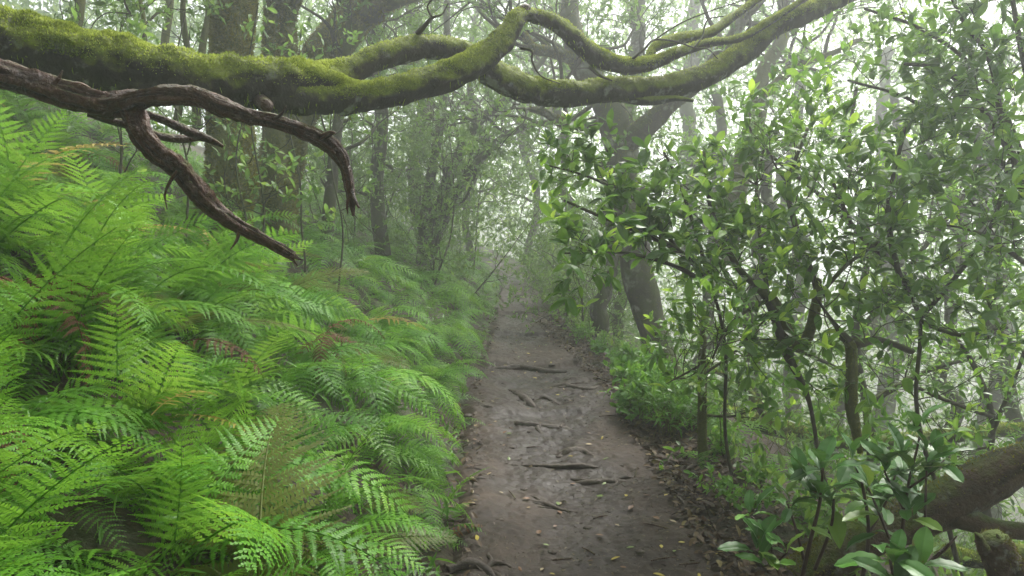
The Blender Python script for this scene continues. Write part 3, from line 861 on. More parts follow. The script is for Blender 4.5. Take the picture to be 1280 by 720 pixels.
def mist_trees():
    # fan of leaning stems left of the trail's end
    tree(201, None, [[(532, 330, 12.5, 9), (545, 270, 12.5, 8), (570, 200, 12.6, 7), (600, 150, 12.6, 6), (640, 120, 12.7, 5), (690, 60, 13, 3)],
                     [(528, 330, 12.6, 8), (535, 250, 12.8, 7), (548, 170, 12.9, 6), (556, 110, 13, 5), (560, 0, 13, 4)],
                     [(536, 320, 12.4, 7), (570, 240, 12.3, 6), (610, 190, 12.2, 5), (650, 160, 12.1, 4), (700, 150, 12, 3)]],
         'fan of leaning grey stems in the mist where the path disappears', TRUNK, nb=7, L=1.4, per=9, size=.085, t0=.25, seg=10)
    tree(202, None, [[(405, 330, 9.5, 9), (412, 250, 9.6, 8), (420, 180, 9.6, 7), (428, 120, 9.7, 6), (436, 0, 9.9, 5), (440, -140, 10, 3)]],
         'hazy slender tree behind the drooping tip of the dead branch', TRUNK, nb=12, L=1.15, per=9, size=.075, t0=.2, seg=10)
    tree(203, None, [[(480, 320, 11, 10), (470, 230, 11.1, 9), (478, 150, 11.2, 8), (470, 60, 11.4, 7), (480, -60, 11.6, 5)]],
         'hazy leafy tree between the dead branch and the fan of stems', TRUNK, nb=12, L=1.3, per=9, size=.08, t0=.15, seg=10)
    tree(204, None, [[(590, 335, 19, 5), (582, 260, 19, 4.5), (604, 180, 19, 4), (585, 80, 19.5, 3), (612, -40, 20, 2.5)]],
         'pale foliage covered tree in the mist at the end of the path', TRUNK, nb=19, L=1.9, r=.04, per=11, size=.11, t0=.1, seg=10)
    tree(205, None, [[(655, 330, 21, 5), (672, 250, 21, 4.5), (652, 170, 21, 4), (670, 80, 21.5, 3), (655, -40, 22, 2.5)]],
         'faint leafy tree closing the far end of the path', TRUNK, nb=19, L=2.0, r=.04, per=11, size=.12, t0=.05, seg=10)
    tree(206, None, [[(710, 360, 15, 8), (708, 300, 15, 7), (706, 200, 15, 6), (704, 110, 15.2, 6), (712, 20, 15.4, 5), (720, -120, 15.6, 4)]],
         'straight dark pole like trunk in the haze left of the big leaning trunk', TRUNK, nb=10, L=1.5, per=8, size=.09, t0=.4, seg=10)
    # the large tree right of the path
    tree(207, None, [[(830, 505, 9.2, 32), (822, 460, 9.3, 24), (815, 420, 9.3, 18), (805, 375, 9.3, 20), (798, 330, 9.3, 20), (785, 270, 9.3, 16.5), (777, 220, 9.3, 17), (772, 180, 9.35, 17), (764, 145, 9.4, 19), (745, 105, 9.5, 17), (725, 70, 9.6, 16), (712, 20, 9.7, 12), (716, -60, 9.9, 9), (700, -180, 10.2, 5)],
                     [(774, 185, 9.35, 15), (795, 172, 9.3, 14), (815, 152, 9.2, 13), (838, 128, 9.1, 11), (870, 100, 9.0, 10), (905, 60, 8.9, 8), (935, 10, 8.8, 6), (970, -60, 8.7, 4)],
                     [(768, 160, 9.4, 12), (745, 152, 9.5, 8), (722, 158, 9.6, 7), (700, 150, 9.6, 6), (682, 142, 9.6, 5), (662, 138, 9.6, 3)],
                     [(735, 85, 9.55, 11), (715, 72, 9.5, 8), (690, 62, 9.5, 7), (668, 60, 9.4, 6), (655, 40, 9.4, 4)]],
         'large forked tree with a tapering mossy trunk standing right of the path', TRUNK, nb=6, L=1.5, r=.035, per=9, size=.085, t0=.45, seg=26, wob=.04, moss=True, mossn=5000, blade=.022)
    tree(208, None, [[(770, 470, 12, 8), (772, 420, 12, 7), (778, 380, 12, 7), (780, 330, 12, 7), (776, 260, 12, 7), (790, 140, 12.2, 9), (800, 70, 12.3, 9), (806, 0, 12.4, 8), (810, -90, 12.6, 6)]],
         'dark vertical stem rising behind the large forked tree', TRUNK, nb=7, L=1.5, per=9, size=.09, t0=.5, seg=12)
    tree(209, None, [[(742, 450, 10.6, 13), (752, 405, 10.6, 12), (748, 385, 10.6, 10), (760, 360, 10.6, 8), (765, 300, 10.7, 7), (750, 200, 10.8, 5)]],
         'crooked lichen grey stem low beside the large forked tree', TRUNK, nb=6, L=.8, per=7, size=.07, t0=.4, seg=12)
    tree(210, None, [[(905, 330, 11, 16), (915, 260, 11, 15), (930, 200, 11, 13), (948, 130, 11, 12), (955, 90, 11, 10), (980, 40, 11.1, 8), (975, -40, 11.3, 6)],
                     [(948, 130, 11, 9), (965, 110, 10.9, 7), (990, 85, 10.8, 6), (1030, 70, 10.6, 4), (1080, 50, 10.4, 3)]],
         'hazy bent tree with clinging moss behind the glossy leaved tree', TRUNK_MOSS, nb=7, L=1.3, per=8, size=.08, t0=.4, seg=12)
    tree(212, None, [[(860, 330, 18, 10), (865, 230, 18, 9), (858, 120, 18.3, 9), (870, 40, 18.6, 8), (860, -80, 19, 6)]],
         'pale trunk with an airy crown above the crossing branches', TRUNK, nb=11, L=1.9, per=10, size=.10, t0=.45, seg=8)
    tree(214, None, [[(545, 330, 16, 9), (520, 230, 16, 8), (530, 120, 16.3, 7), (515, 20, 16.6, 6), (520, -80, 17, 5)]],
         'misty tree with a tall leafy crown under the rising mossy branch', TRUNK, nb=12, L=1.7, per=10, size=.10, t0=.2, seg=8)
    # slope below the trail, trunks seen through the glossy tree
    for k, (pts, lb) in enumerate((
        (((935, 600, 11, 12), (945, 500, 11, 10), (940, 400, 11, 9), (955, 300, 11.2, 8), (950, 180, 11.4, 6)), 'pale trunk on the misty slope behind the mossy sapling'),
        (((1030, 640, 13, 12), (1040, 540, 13, 11), (1075, 440, 13, 10), (1110, 370, 13, 9), (1130, 250, 13.2, 7), (1120, 120, 13.4, 5)), 'pale trunk leaning right on the slope below the path'),
        (((1160, 600, 10, 9), (1175, 560, 10, 9), (1200, 500, 9.8, 8), (1178, 465, 9.7, 8), (1180, 420, 9.7, 8), (1195, 330, 9.7, 6), (1190, 200, 9.8, 5)), 'twisted dark stem with a sharp kink on the right'),
        (((1290, 620, 9, 10), (1262, 500, 9, 9), (1255, 430, 9, 8), (1225, 390, 9, 7), (1240, 300, 9, 6), (1215, 150, 9.2, 5)), 'curving dark stem by the right edge of the view'),
        (((1100, 700, 18, 14), (1095, 560, 18, 12), (1120, 420, 18, 11), (1100, 250, 18.3, 8), (1110, 60, 18.6, 6)), 'very pale tall trunk far down the misty slope'),
        (((985, 620, 16, 11), (990, 500, 16, 10), (1000, 360, 16, 9), (985, 220, 16.2, 8), (1010, 60, 16.5, 6)), 'pale tree behind the hanging mossy stick'),
        (((880, 560, 14, 10), (878, 440, 14, 9), (890, 330, 14, 8), (900, 200, 14.2, 7), (890, 60, 14.4, 5)), 'faint straight trunk on the slope right of the large forked tree'),
        (((1400, 640, 12, 12), (1390, 520, 12, 11), (1410, 380, 12, 9), (1380, 220, 12.2, 8), (1400, 60, 12.4, 6)), 'pale trunk on the slope beyond the upper end of the brown fallen log'),
        (((1560, 640, 14, 12), (1580, 480, 14, 11), (1550, 330, 14, 9), (1580, 160, 14.2, 7), (1560, 20, 14.4, 5)), 'pale forked trunk far along the slope right of the brown fallen log'),
        (((1240, 720, 15, 14), (1230, 560, 15, 12), (1250, 400, 15, 11), (1235, 240, 15.2, 9), (1250, 60, 15.4, 7)), 'faint tall trunk near the lower right corner of the slope'))):
        far = pts[0][2] > 12
        tree(230 + k, None, [list(pts)], lb, TRUNK, nb=8, L=1.1 if not far else 1.5, r=.025, per=7, size=.075 if not far else .10, t0=.5, seg=10, kids={1: 4, 2: 3})
mist_trees()

def corridor():
    rng = RS(64)
    for i in range(26):
        left = i < 14
        d = rng.uniform(10, 18) if left else rng.uniform(11, 19)
        px = rng.uniform(370, 625) if left else rng.uniform(690, 800)
        if left and d < 12: px = min(px, 540)
        x = (px - 640) / F * d
        z = gz(x, d)
        b = P(px, 0, d); zz = lambda py: P(px, py, d)[2]
        top = rng.uniform(60, 230) if left else rng.uniform(180, 330)
        h = max(1.0, zz(top) - z)
        r = .011 + .007 * rng.rand()
        p = np.array([x, d, z]); st = []
        dr = norm(np.array([rng.normal(0, .25), rng.normal(0, .2), 1]))
        for k in range(7):
            st.append(tuple(p) + (r * (1 - k / 8),))
            dr = norm(dr + rng.normal(0, .16, 3) + [0, 0, .05]); p = p + dr * h / 6
        t = thing('sapling', 'leafy sapling in the mist above the far ferns' if left else 'leafy sapling in the mist right of the far path', 'tree', (x, d, z), 'misty saplings left of the path' if left else 'misty saplings right of the path')
        stems_to_mesh([st], TRUNK, t, seg=7, step=.1, seed=i)
        crown_from([st], rng, t, 9, .75, .01, 2, K, 11, .085, LEAF_FAR, .15, .12)
    # thin leafy growth before the mossy trunks
    for i, (px, d, top, lb) in enumerate(((232, 5.6, 20, 'thin leafy shoot in front of the left edge of the thickest mossy trunk'), (322, 6.0, 10, 'thin leafy shoot between the mossy trunks'), (372, 6.4, 40, 'thin leafy shoot right of the mossy trunks'),
                                          (300, 5.8, 150, 'short leafy shoot at the foot of the thickest mossy trunk'), (420, 7.0, 90, 'thin leafy shoot before the leaning hazy trunk'), (150, 5.5, 40, 'thin leafy shoot above the limb at upper left'))):
        x = (px - 640) / F * d; z = gz(x, d); h = P(px, top, d)[2] - z
        st = [(x, d, z, .011), (x + .06, d, z + h * .35, .009), (x - .05, d + .05, z + h * .7, .007), (x + .08, d, z + h, .004)]
        t = thing('sapling', lb, 'tree', (x, d, z))
        stems_to_mesh([st], TRUNK, t, seg=6, step=.06, seed=i)
        crown_from([st], rng, t, 8, .45, .006, 1, K, 7, .085, LEAF_MID, .25, .3)
corridor()

def added_shade_trees():
    # unseen trees added beside and behind the viewer to shade the near haze
    rng = RS(17)
    for k, (bx, by, tips, lb) in enumerate(((-4.2, -1.5, ((-3.0, -1.8, 6.6), (-1.0, -.5, 7.2), (-2.4, .6, 7.6)), 'unseen tall tree on the bank, added so its leafy crown shades the near air'),
                                            (2.9, -1.2, ((1.2, 1.0, 6.6), (3.5, 2.2, 6.6), (1.6, 3.4, 7.6)), 'unseen tall tree below the path, added so its crown shades the near trail'))):
        z = gz(bx, by)
        st = []
        for (x, y, h) in tips:
            st.append([(bx, by, z, .16), (bx * .97, by + .1, z + 2, .13), (bx * .8 + x * .2, by * .7 + y * .3, (z + h) * .55 + .4, .10), (bx * .4 + x * .6, by * .4 + y * .6, h * .85, .06), (x, y, h, .025)])
        t = thing('tree', lb, 'tree', (bx, by, z))
        stems_to_mesh(st, TRUNK, t, seg=12, step=.12, seed=k)
        crown_from(st, rng, t, 13, 1.5, .03, 2, {1: 4, 2: 6}, 18, .13, LEAF_FAR, .1, .55, bias=(0, 0, .0), up=.02)
added_shade_trees()

# ------------------------------------------------------------------ glossy laurel in front on the right
def laurel(seed, label, base, stems, nb=7, L=.42, per=8, size=.105, t0=.25, mossy=(), tipfrac=.34, levels=1, kids=None, tpl=LEAF_MID, bias=(0, 0, .2), name='laurel_tree', cat='tree'):
    rng = RS(seed)
    ss = [pp(*s) for s in stems]
    t = thing(name, label, cat, base)
    mb = MB()
    for k, s in enumerate(ss):
        tube(mb, s, seg=9, step=.025, amp=.14, freq=12, wob=.012, seed=seed + k)
    mb.build('stem', TWIG, t, smooth=True)
    if mossy:
        mm, ms = MB(), MB()
        for s in mossy:
            v, n, s_ = tube(mm, pp(*s), seg=12, step=.012, amp=.2, freq=14, wob=.01, seed=seed)
            moss_blades(ms, v, n, s_, rng, 3500, .009, -1.1)
        mm.build('mossy_branch', TRUNK_MOSS, t, smooth=True)
        ms.build('moss', MOSS_DULL, t)
    crown_from(ss, rng, t, int(nb * 1.25), L, .004, levels, kids or {1: 7, 2: 3}, per * .85, size * .97, tpl, tipfrac, t0, mat=LAUREL, bias=bias, up=.05, leafname='foliage', wig=.22, flat=.4, tipsd=.20)
    return t

def right_laurels():
    g = lambda px, d: (P(px, 0, d)[0], P(px, 0, d)[1], gz(P(px, 0, d)[0], P(px, 0, d)[1]))
    # left lobe reaching over the trail
    laurel(301, 'glossy leaved young tree whose lowest twigs reach left over the path', g(900, 4.6),
           [[(925, 640, 4.6, 2.4), (905, 540, 4.6, 2.2), (908, 440, 4.6, 2.2), (890, 360, 4.55, 2.2), (850, 315, 4.5, 4), (800, 290, 4.5, 3), (750, 270, 4.5, 2.2), (705, 250, 4.5, 1.5)],
            [(890, 360, 4.55, 3.5), (850, 335, 4.4, 3), (800, 318, 4.35, 2.2), (750, 312, 4.3, 1.8), (705, 315, 4.3, 1.2)],
            [(850, 315, 4.5, 3), (815, 265, 4.55, 2.5), (770, 235, 4.6, 2), (720, 215, 4.6, 1.5), (680, 205, 4.6, 1)],
            [(890, 360, 4.55, 3), (870, 290, 4.6, 2.5), (850, 230, 4.7, 2), (830, 190, 4.7, 1.4)]],
           nb=6, L=.30, per=8, size=.115, t0=.40, bias=(-.1, -.1, .10), tipfrac=.25)
    laurel(302, 'glossy leaved tree with a U shaped mossy branch in the middle of the right thicket', g(1010, 4.4),
           [[(1060, 700, 4.4, 2.6), (1030, 600, 4.4, 2.4), (1012, 500, 4.4, 2.8), (985, 440, 4.4, 6), (960, 375, 4.4, 5), (920, 330, 4.5, 4), (890, 260, 4.6, 3), (880, 190, 4.7, 2)],
            [(1012, 420, 4.4, 5), (1022, 370, 4.4, 4), (1000, 300, 4.5, 3.5), (985, 230, 4.6, 3), (1010, 160, 4.7, 2)],
            [(960, 375, 4.4, 3), (930, 390, 4.2, 2.5), (905, 415, 4.1, 2), (890, 450, 4.1, 1.3)],
            [(1022, 370, 4.4, 3), (1060, 330, 4.4, 2.5), (1100, 300, 4.4, 2), (1130, 250, 4.5, 1.5)],
            [(960, 375, 4.4, 3), (950, 300, 4.7, 2.5), (945, 230, 4.9, 2), (960, 170, 5, 1.5)]],
           mossy=[[(950, 362, 4.38, 5), (970, 378, 4.38, 5.5), (982, 402, 4.38, 6), (992, 428, 4.38, 7), (1004, 432, 4.38, 7), (1014, 412, 4.38, 6.5), (1022, 380, 4.38, 6), (1024, 350, 4.4, 4)]],
           nb=7, L=.42, per=8, size=.10, t0=.4)
    laurel(303, 'glossy leaved tree bearing the hanging mossy stick in the right thicket', g(1150, 4.3),
           [[(1200, 720, 4.4, 3.2), (1175, 620, 4.4, 2.8), (1145, 500, 4.4, 2.6), (1150, 400, 4.4, 2.6), (1120, 330, 4.4, 4), (1110, 250, 4.5, 3), (1130, 160, 4.6, 2)],
            [(1150, 400, 4.4, 4), (1200, 340, 4.3, 3), (1240, 280, 4.3, 2.5), (1260, 200, 4.4, 2)],
            [(1140, 440, 4.4, 4), (1100, 425, 4.2, 4), (1065, 428, 4.05, 6), (1040, 400, 4.0, 2.5), (1020, 370, 4.0, 1.5)],
            [(1120, 330, 4.4, 3), (1070, 290, 4.3, 2.5), (1040, 230, 4.3, 2)],
            [(1150, 400, 4.4, 3), (1200, 420, 4.2, 2.5), (1260, 410, 4.2, 2)]],
           mossy=[[(1052, 420, 4.05, 5), (1064, 432, 4.03, 7), (1066, 470, 4.02, 7), (1066, 510, 4.0, 7.5), (1072, 545, 3.98, 6), (1076, 568, 3.97, 3)]],
           nb=7, L=.46, per=8, size=.105, t0=.4)
    laurel(304, 'dark leaved tree in the upper right corner against the bright sky', g(1330, 4.6),
           [[(1340, 700, 4.6, 10), (1330, 500, 4.6, 9), (1310, 350, 4.6, 8), (1290, 240, 4.6, 6), (1230, 140, 4.7, 4), (1180, 90, 4.8, 3), (1130, 80, 4.8, 2)],
            [(1300, 300, 4.6, 5), (1260, 180, 4.4, 4), (1240, 80, 4.4, 3), (1200, 20, 4.5, 2), (1170, -40, 4.5, 2)],
            [(1300, 260, 4.6, 4), (1240, 110, 4.8, 3), (1160, 40, 5.0, 2.4), (1080, 10, 5.2, 1.6)],
            [(1290, 240, 4.6, 4), (1210, 170, 5.0, 3), (1130, 120, 5.2, 2.2), (1060, 100, 5.4, 1.4)],
            [(1290, 240, 4.6, 5), (1290, 120, 4.4, 4), (1270, 20, 4.4, 3), (1250, -60, 4.4, 2)],
            [(1310, 350, 4.6, 4), (1270, 320, 4.3, 3), (1220, 290, 4.2, 2), (1180, 280, 4.2, 1.5)]],
           nb=8, L=.46, per=9, size=.105, t0=.45, tipfrac=.12)
    laurel(305, 'hazier glossy tree further down the slope behind the other laurels', g(1080, 6.8),
           [[(1080, 700, 6.8, 7), (1090, 560, 6.8, 6), (1070, 420, 6.8, 5), (1085, 300, 6.9, 4), (1060, 200, 7, 3), (1070, 110, 7, 2)],
            [(1070, 420, 6.8, 4), (1140, 330, 6.8, 3), (1200, 250, 6.9, 2.5), (1230, 180, 7, 2)],
            [(1085, 300, 6.9, 3), (1020, 240, 6.8, 2.5), (960, 190, 6.8, 2), (930, 150, 6.8, 1.5)],
            [(1090, 500, 6.8, 4), (1170, 460, 6.7, 3), (1250, 440, 6.7, 2)],
            [(1080, 480, 6.8, 3), (1000, 440, 6.7, 2.5), (930, 430, 6.7, 2)]],
           nb=8, L=.62, per=9, size=.105, t0=.3, levels=1)
    laurel(306, 'thin arching shrub with small leaves along the right edge of the view', g(1240, 5.6),
           [[(1250, 720, 5.6, 6), (1230, 620, 5.6, 5), (1240, 520, 5.6, 4), (1200, 430, 5.5, 3), (1150, 400, 5.4, 2)],
            [(1240, 520, 5.6, 3), (1180, 500, 5.3, 2.5), (1130, 480, 5.2, 2), (1090, 500, 5.1, 1.3)],
            [(1240, 540, 5.6, 3), (1270, 470, 5.4, 2.5), (1290, 420, 5.3, 2)],
            [(1235, 600, 5.6, 3), (1180, 570, 5.4, 2), (1240, 560, 5.0, 1.5)]],
           nb=9, L=.5, per=7, size=.06, t0=.4, tipfrac=.06, name='arching_shrub', cat='shrub')
    laurel(307, 'mossy sapling standing at the right edge of the path below the glossy leaves', g(878, 5.0),
           [[(884, 610, 5.0, 2), (878, 420, 5, 1.8), (876, 380, 5, 1.5)], [(878, 455, 5, 2), (855, 468, 4.9, 1.5), (832, 480, 4.8, 1)],
            [(877, 470, 5, 2), (920, 440, 5, 1.5), (960, 400, 5, 1.2)], [(880, 520, 5, 2), (920, 520, 5, 1.5), (965, 500, 5, 1.2)]],
           mossy=[[(888, 612, 5.0, 7), (880, 570, 5.0, 6.5), (878, 520, 5, 6), (876, 470, 5, 5), (877, 420, 5, 4)]],
           nb=5, L=.42, per=6, size=.085, t0=.3, name='mossy_sapling')
right_laurels()

# ------------------------------------------------------------------ fallen logs
def logs():
    rng = RS(21)
    a = thing('fallen_log', 'brown barked fallen log sloping out of the lower right corner behind the glossy shoots', 'log', P(1000, 705, 3.4))
    mb = MB()
    v, n, s_ = tube(mb, pp((940, 765, 3.5, 34), (1005, 718, 3.4, 29), (1060, 685, 3.35, 26), (1130, 654, 3.3, 26), (1185, 634, 3.25, 28), (1225, 611, 3.2, 27), (1270, 585, 3.15, 24), (1350, 548, 3.1, 22), (1500, 470, 3.1, 19), (1680, 400, 3.2, 15), (1850, 290, 3.3, 9), (1960, 190, 3.4, 3)),
         seg=32, step=.018, amp=.17, freq=9, ridge=.08, wob=.02, seed=31)
    mb.build('trunk', LOGBARK, a, smooth=True)
    mb = MB()
    tube(mb, pp((1185, 636, 3.25, 20), (1210, 648, 3.2, 15), (1240, 658, 3.15, 11), (1285, 663, 3.1, 10), (1360, 668, 3.0, 9), (1460, 690, 3.0, 6), (1540, 680, 3.0, 2)), seg=16, step=.018, amp=.17, freq=10, wob=.01, seed=32)
    mb.build('branch', LOGBARK, a, smooth=True)
    ms = MB(); moss_blades(ms, v, n, s_, rng, 6000, .016, -.2, freq=3, cut=.12); ms.build('moss', MOSS_DULL, a)
    b = thing('fallen_tree', 'fallen mossy trunk lying level across the misty slope below the path', 'log', P(880, 515, 8))
    mb = MB(); ms = MB()
    for s, c in (([(850, 505, 8.6, 12), (900, 520, 8.3, 12), (960, 530, 8, 11), (1030, 546, 7.8, 12), (1090, 552, 7.7, 11), (1150, 548, 7.6, 9), (1210, 540, 7.5, 8), (1300, 540, 7.4, 8), (1400, 545, 7.4, 7), (1520, 590, 7.6, 6), (1650, 680, 8, 4), (1720, 760, 8.3, 2)], 9000),
                 ([(1090, 552, 7.7, 9), (1115, 570, 7.8, 8), (1140, 600, 7.9, 6), (1160, 640, 8, 5)], 1500), ([(960, 530, 8, 5), (930, 480, 8, 4), (880, 460, 8, 3)], 500)):
        v, n, s_ = tube(mb, pp(*s), seg=16, step=.04, amp=.18, freq=6, wob=.03, seed=33)
        moss_blades(ms, v, n, s_, rng, c, .03, .0)
    mb.build('trunk', MOSSY, b, smooth=True); ms.build('moss', MOSS, b)
    c = thing('broken_stump', 'broken mossy stump with a ragged top at the lower right corner', 'stump', P(1290, 800, 2.6))
    mb = MB()
    v, n, s_ = tube(mb, pp((1330, 860, 2.6, 34), (1300, 790, 2.6, 28), (1272, 735, 2.6, 24), (1248, 690, 2.6, 20), (1238, 672, 2.6, 17)), seg=26, step=.012, amp=.14, freq=12, ridge=.22, seed=34)
    tube(mb, pp((1232, 690, 2.57, 8), (1224, 672, 2.57, 5), (1219, 666, 2.57, 1.5)), seg=8, step=.01, ridge=.3, seed=35)
    tube(mb, pp((1256, 692, 2.57, 7), (1251, 676, 2.57, 5), (1246, 667, 2.57, 1)), seg=8, step=.01, ridge=.3, seed=36)
    mb.build('trunk', LOGBARK, c, smooth=True)
    ms = MB(); moss_blades(ms, v, n, s_, rng, 5000, .011, -.5, cut=.0); ms.build('moss', MOSS_DULL, c)
    d = thing('mossy_log', 'small mossy log further down the slope under the brown fallen log', 'log', P(1130, 690, 5.5))
    mb = MB(); ms = MB()
    v, n, s_ = tube(mb, pp((1080, 700, 5.8, 9), (1140, 690, 5.6, 10), (1190, 692, 5.5, 11), (1225, 700, 5.4, 10), (1300, 690, 5.3, 9), (1400, 720, 5.4, 8), (1500, 790, 5.6, 5), (1560, 860, 5.8, 2)), seg=14, step=.03, amp=.2, freq=8, seed=37)
    moss_blades(ms, v, n, s_, rng, 5000, .022, -.1)
    mb.build('trunk', MOSSY, d, smooth=True); ms.build('moss', MOSS, d)
logs()

# ------------------------------------------------------------------ foreground broad leaved shoots
def shoot(seed, label, stems, whorls, name='broadleaf_shoot'):
    """stems as pixel rows, whorls as (px, py, depth, leaves, length)"""
    rng = RS(seed)
    ss = [pp(*s) for s in stems]
    t = thing(name, label, 'shrub', ss[0][0][:3])
    mb = MB()
    for k, s in enumerate(ss): tube(mb, s, seg=8, step=.015, amp=.08, freq=20, wob=.004, seed=seed + k)
    mb.build('stem', STEM, t, smooth=True)
    fo = MB()
    for px, py, d, n, ln in whorls:
        o = P(px, py, d)
        az0 = rng.uniform(0, 6.28)
        for i in range(max(3, int(n * .8))):
            az = az0 + i * 2.399 + rng.normal(0, .2)
            el = R(rng.uniform(-12, 62)) if i > 1 else R(rng.uniform(45, 80))
            ax = np.array([math.cos(az) * math.cos(el), math.sin(az) * math.cos(el), math.sin(el)])
            nn = norm(np.array([-math.cos(az) * math.sin(el), -math.sin(az) * math.sin(el), math.cos(el)]) + rng.normal(0, .25, 3))
            tn = np.clip(rng.normal(.42, .15), .05, .7) if rng.rand() > .08 else .86
            put_leaves(fo, np.array([o + ax * .012 + rng.normal(0, .008, 3)]), ax[None], nn[None], [ln * 1.02 * rng.uniform(.72, 1.12)], np.array([tn]), BIG)
    fo.build('foliage', BROAD, t, smooth=True)
    return t
BIG = leaf_template(12, .225, .12, .24, shape=1.35, rib=True, blunt=.62)

def shoots():
    shoot(401, 'glossy shoot with the tallest upright leaf whorl, beside the path at lower right',
          [[(1000, 735, 2.75, 3), (1012, 680, 2.7, 2.6), (1024, 630, 2.7, 2.2), (1028, 585, 2.7, 1.6)], [(1018, 712, 2.75, 2.4), (1038, 660, 2.7, 2), (1042, 625, 2.7, 1.5)], [(1006, 700, 2.75, 2), (995, 660, 2.75, 1.6), (985, 630, 2.75, 1.2)]],
          [(1028, 588, 2.7, 8, .155), (1024, 625, 2.7, 7, .15), (1040, 632, 2.7, 6, .13), (986, 632, 2.75, 7, .10), (1048, 690, 2.65, 4, .13), (1005, 606, 2.75, 4, .12)])
    shoot(402, 'low glossy shoot spreading over the muddy path edge at lower right',
          [[(985, 740, 2.65, 2.6), (968, 705, 2.65, 2.2), (945, 688, 2.65, 1.6)], [(975, 715, 2.65, 2), (958, 668, 2.68, 1.6), (940, 645, 2.7, 1.2)], [(968, 705, 2.65, 1.6), (985, 690, 2.6, 1.2)]],
          [(947, 688, 2.65, 7, .12), (940, 645, 2.7, 6, .105), (962, 672, 2.65, 5, .12), (985, 692, 2.6, 5, .11), (958, 712, 2.6, 5, .12)])
    shoot(403, 'tall glossy shoot standing before the brown fallen log',
          [[(1118, 745, 2.55, 3.2), (1125, 690, 2.55, 2.8), (1130, 640, 2.55, 2.2), (1136, 600, 2.55, 1.8), (1146, 560, 2.55, 1.4), (1150, 535, 2.55, 1)], [(1130, 640, 2.55, 1.8), (1112, 605, 2.6, 1.5), (1104, 588, 2.6, 1)],
           [(1136, 610, 2.55, 1.6), (1165, 590, 2.5, 1.3), (1180, 575, 2.5, 1)], [(1122, 700, 2.55, 1.8), (1098, 640, 2.65, 1.6), (1085, 610, 2.7, 1.2)]],
          [(1150, 538, 2.55, 8, .12), (1137, 596, 2.55, 9, .125), (1106, 590, 2.6, 7, .135), (1178, 578, 2.5, 8, .115), (1130, 640, 2.55, 7, .12), (1086, 612, 2.7, 7, .13), (1100, 645, 2.65, 6, .13), (1140, 650, 2.5, 5, .10), (1150, 618, 2.55, 6, .12)])
    shoot(404, 'broad leaved shoot cut by the lower edge below the tall glossy shoot',
          [[(1125, 800, 2.3, 3), (1120, 740, 2.3, 2.5), (1112, 700, 2.3, 2)], [(1122, 760, 2.3, 2), (1145, 715, 2.3, 1.6)]],
          [(1112, 700, 2.3, 7, .135), (1146, 712, 2.3, 7, .12), (1120, 735, 2.25, 6, .13)])
    shoot(405, 'thin bare stem with a few leaves rising right of the tall glossy shoot',
          [[(1152, 745, 2.5, 2.2), (1155, 680, 2.5, 2), (1156, 630, 2.5, 1.7), (1158, 585, 2.5, 1.2)]],
          [(1158, 588, 2.5, 6, .105), (1160, 570, 2.5, 4, .09)])
    shoot(406, 'dark glossy shoot half hidden behind the two tall shoots',
          [[(1075, 735, 2.9, 3), (1085, 670, 2.9, 2.4), (1078, 610, 2.9, 2), (1066, 575, 2.9, 1.4)], [(1085, 670, 2.9, 2), (1110, 620, 2.95, 1.5), (1125, 570, 3, 1)]],
          [(1066, 578, 2.9, 8, .12), (1080, 612, 2.9, 7, .13), (1125, 572, 3, 7, .12), (1100, 632, 2.92, 7, .13), (1088, 665, 2.9, 6, .13)])
    a = thing('dead_stick', 'thin dark dead stick poking up before the small mossy log', 'stick', P(1155, 740, 2.5))
    mb = MB(); tube(mb, pp((1150, 715, 2.5, 2.4), (1165, 700, 2.5, 2.4), (1182, 685, 2.48, 2.2), (1196, 670, 2.46, .8)), seg=7, step=.01, ridge=.2, amp=.1, seed=9)
    mb.build('stick', DEADWOOD, a, smooth=True)
shoots()

# ------------------------------------------------------------------ bright herbs and shrubs along the right edge
def herb(seed, x, y, nst, h, label, size=.07, tpl=LEAF_MID, mat=HERB, group=None, name='leafy_herb', per=8, spread=.35, cat='plant'):
    rng = RS(seed)
    z = gz(x, y)
    t = thing(name, label, cat, (x, y, z), group)
    tubes, tips = [], []
    for k in range(nst):
        d = norm(np.array([rng.normal(0, spread), rng.normal(0, spread), 1]))
        p = np.array([x, y, z - .03]) + np.array([rng.normal(0, .10), rng.normal(0, .10), 0]) * h * 1.6
        grow(rng, p, d, h * rng.uniform(.6, 1.1), .004, 1, {1: 4}, tubes, tips, up=.03, wig=.15)
    fo = MB()
    for pts, lv in tubes: tube(fo, pts, seg=4, step=h / 5, cap=False)
    fo.mi = 1
    foliage(fo, tips, rng, per, size, tpl, .15)
    fo.build('foliage', [STIPE if mat is HERB else TWIG, mat], t)
    return t

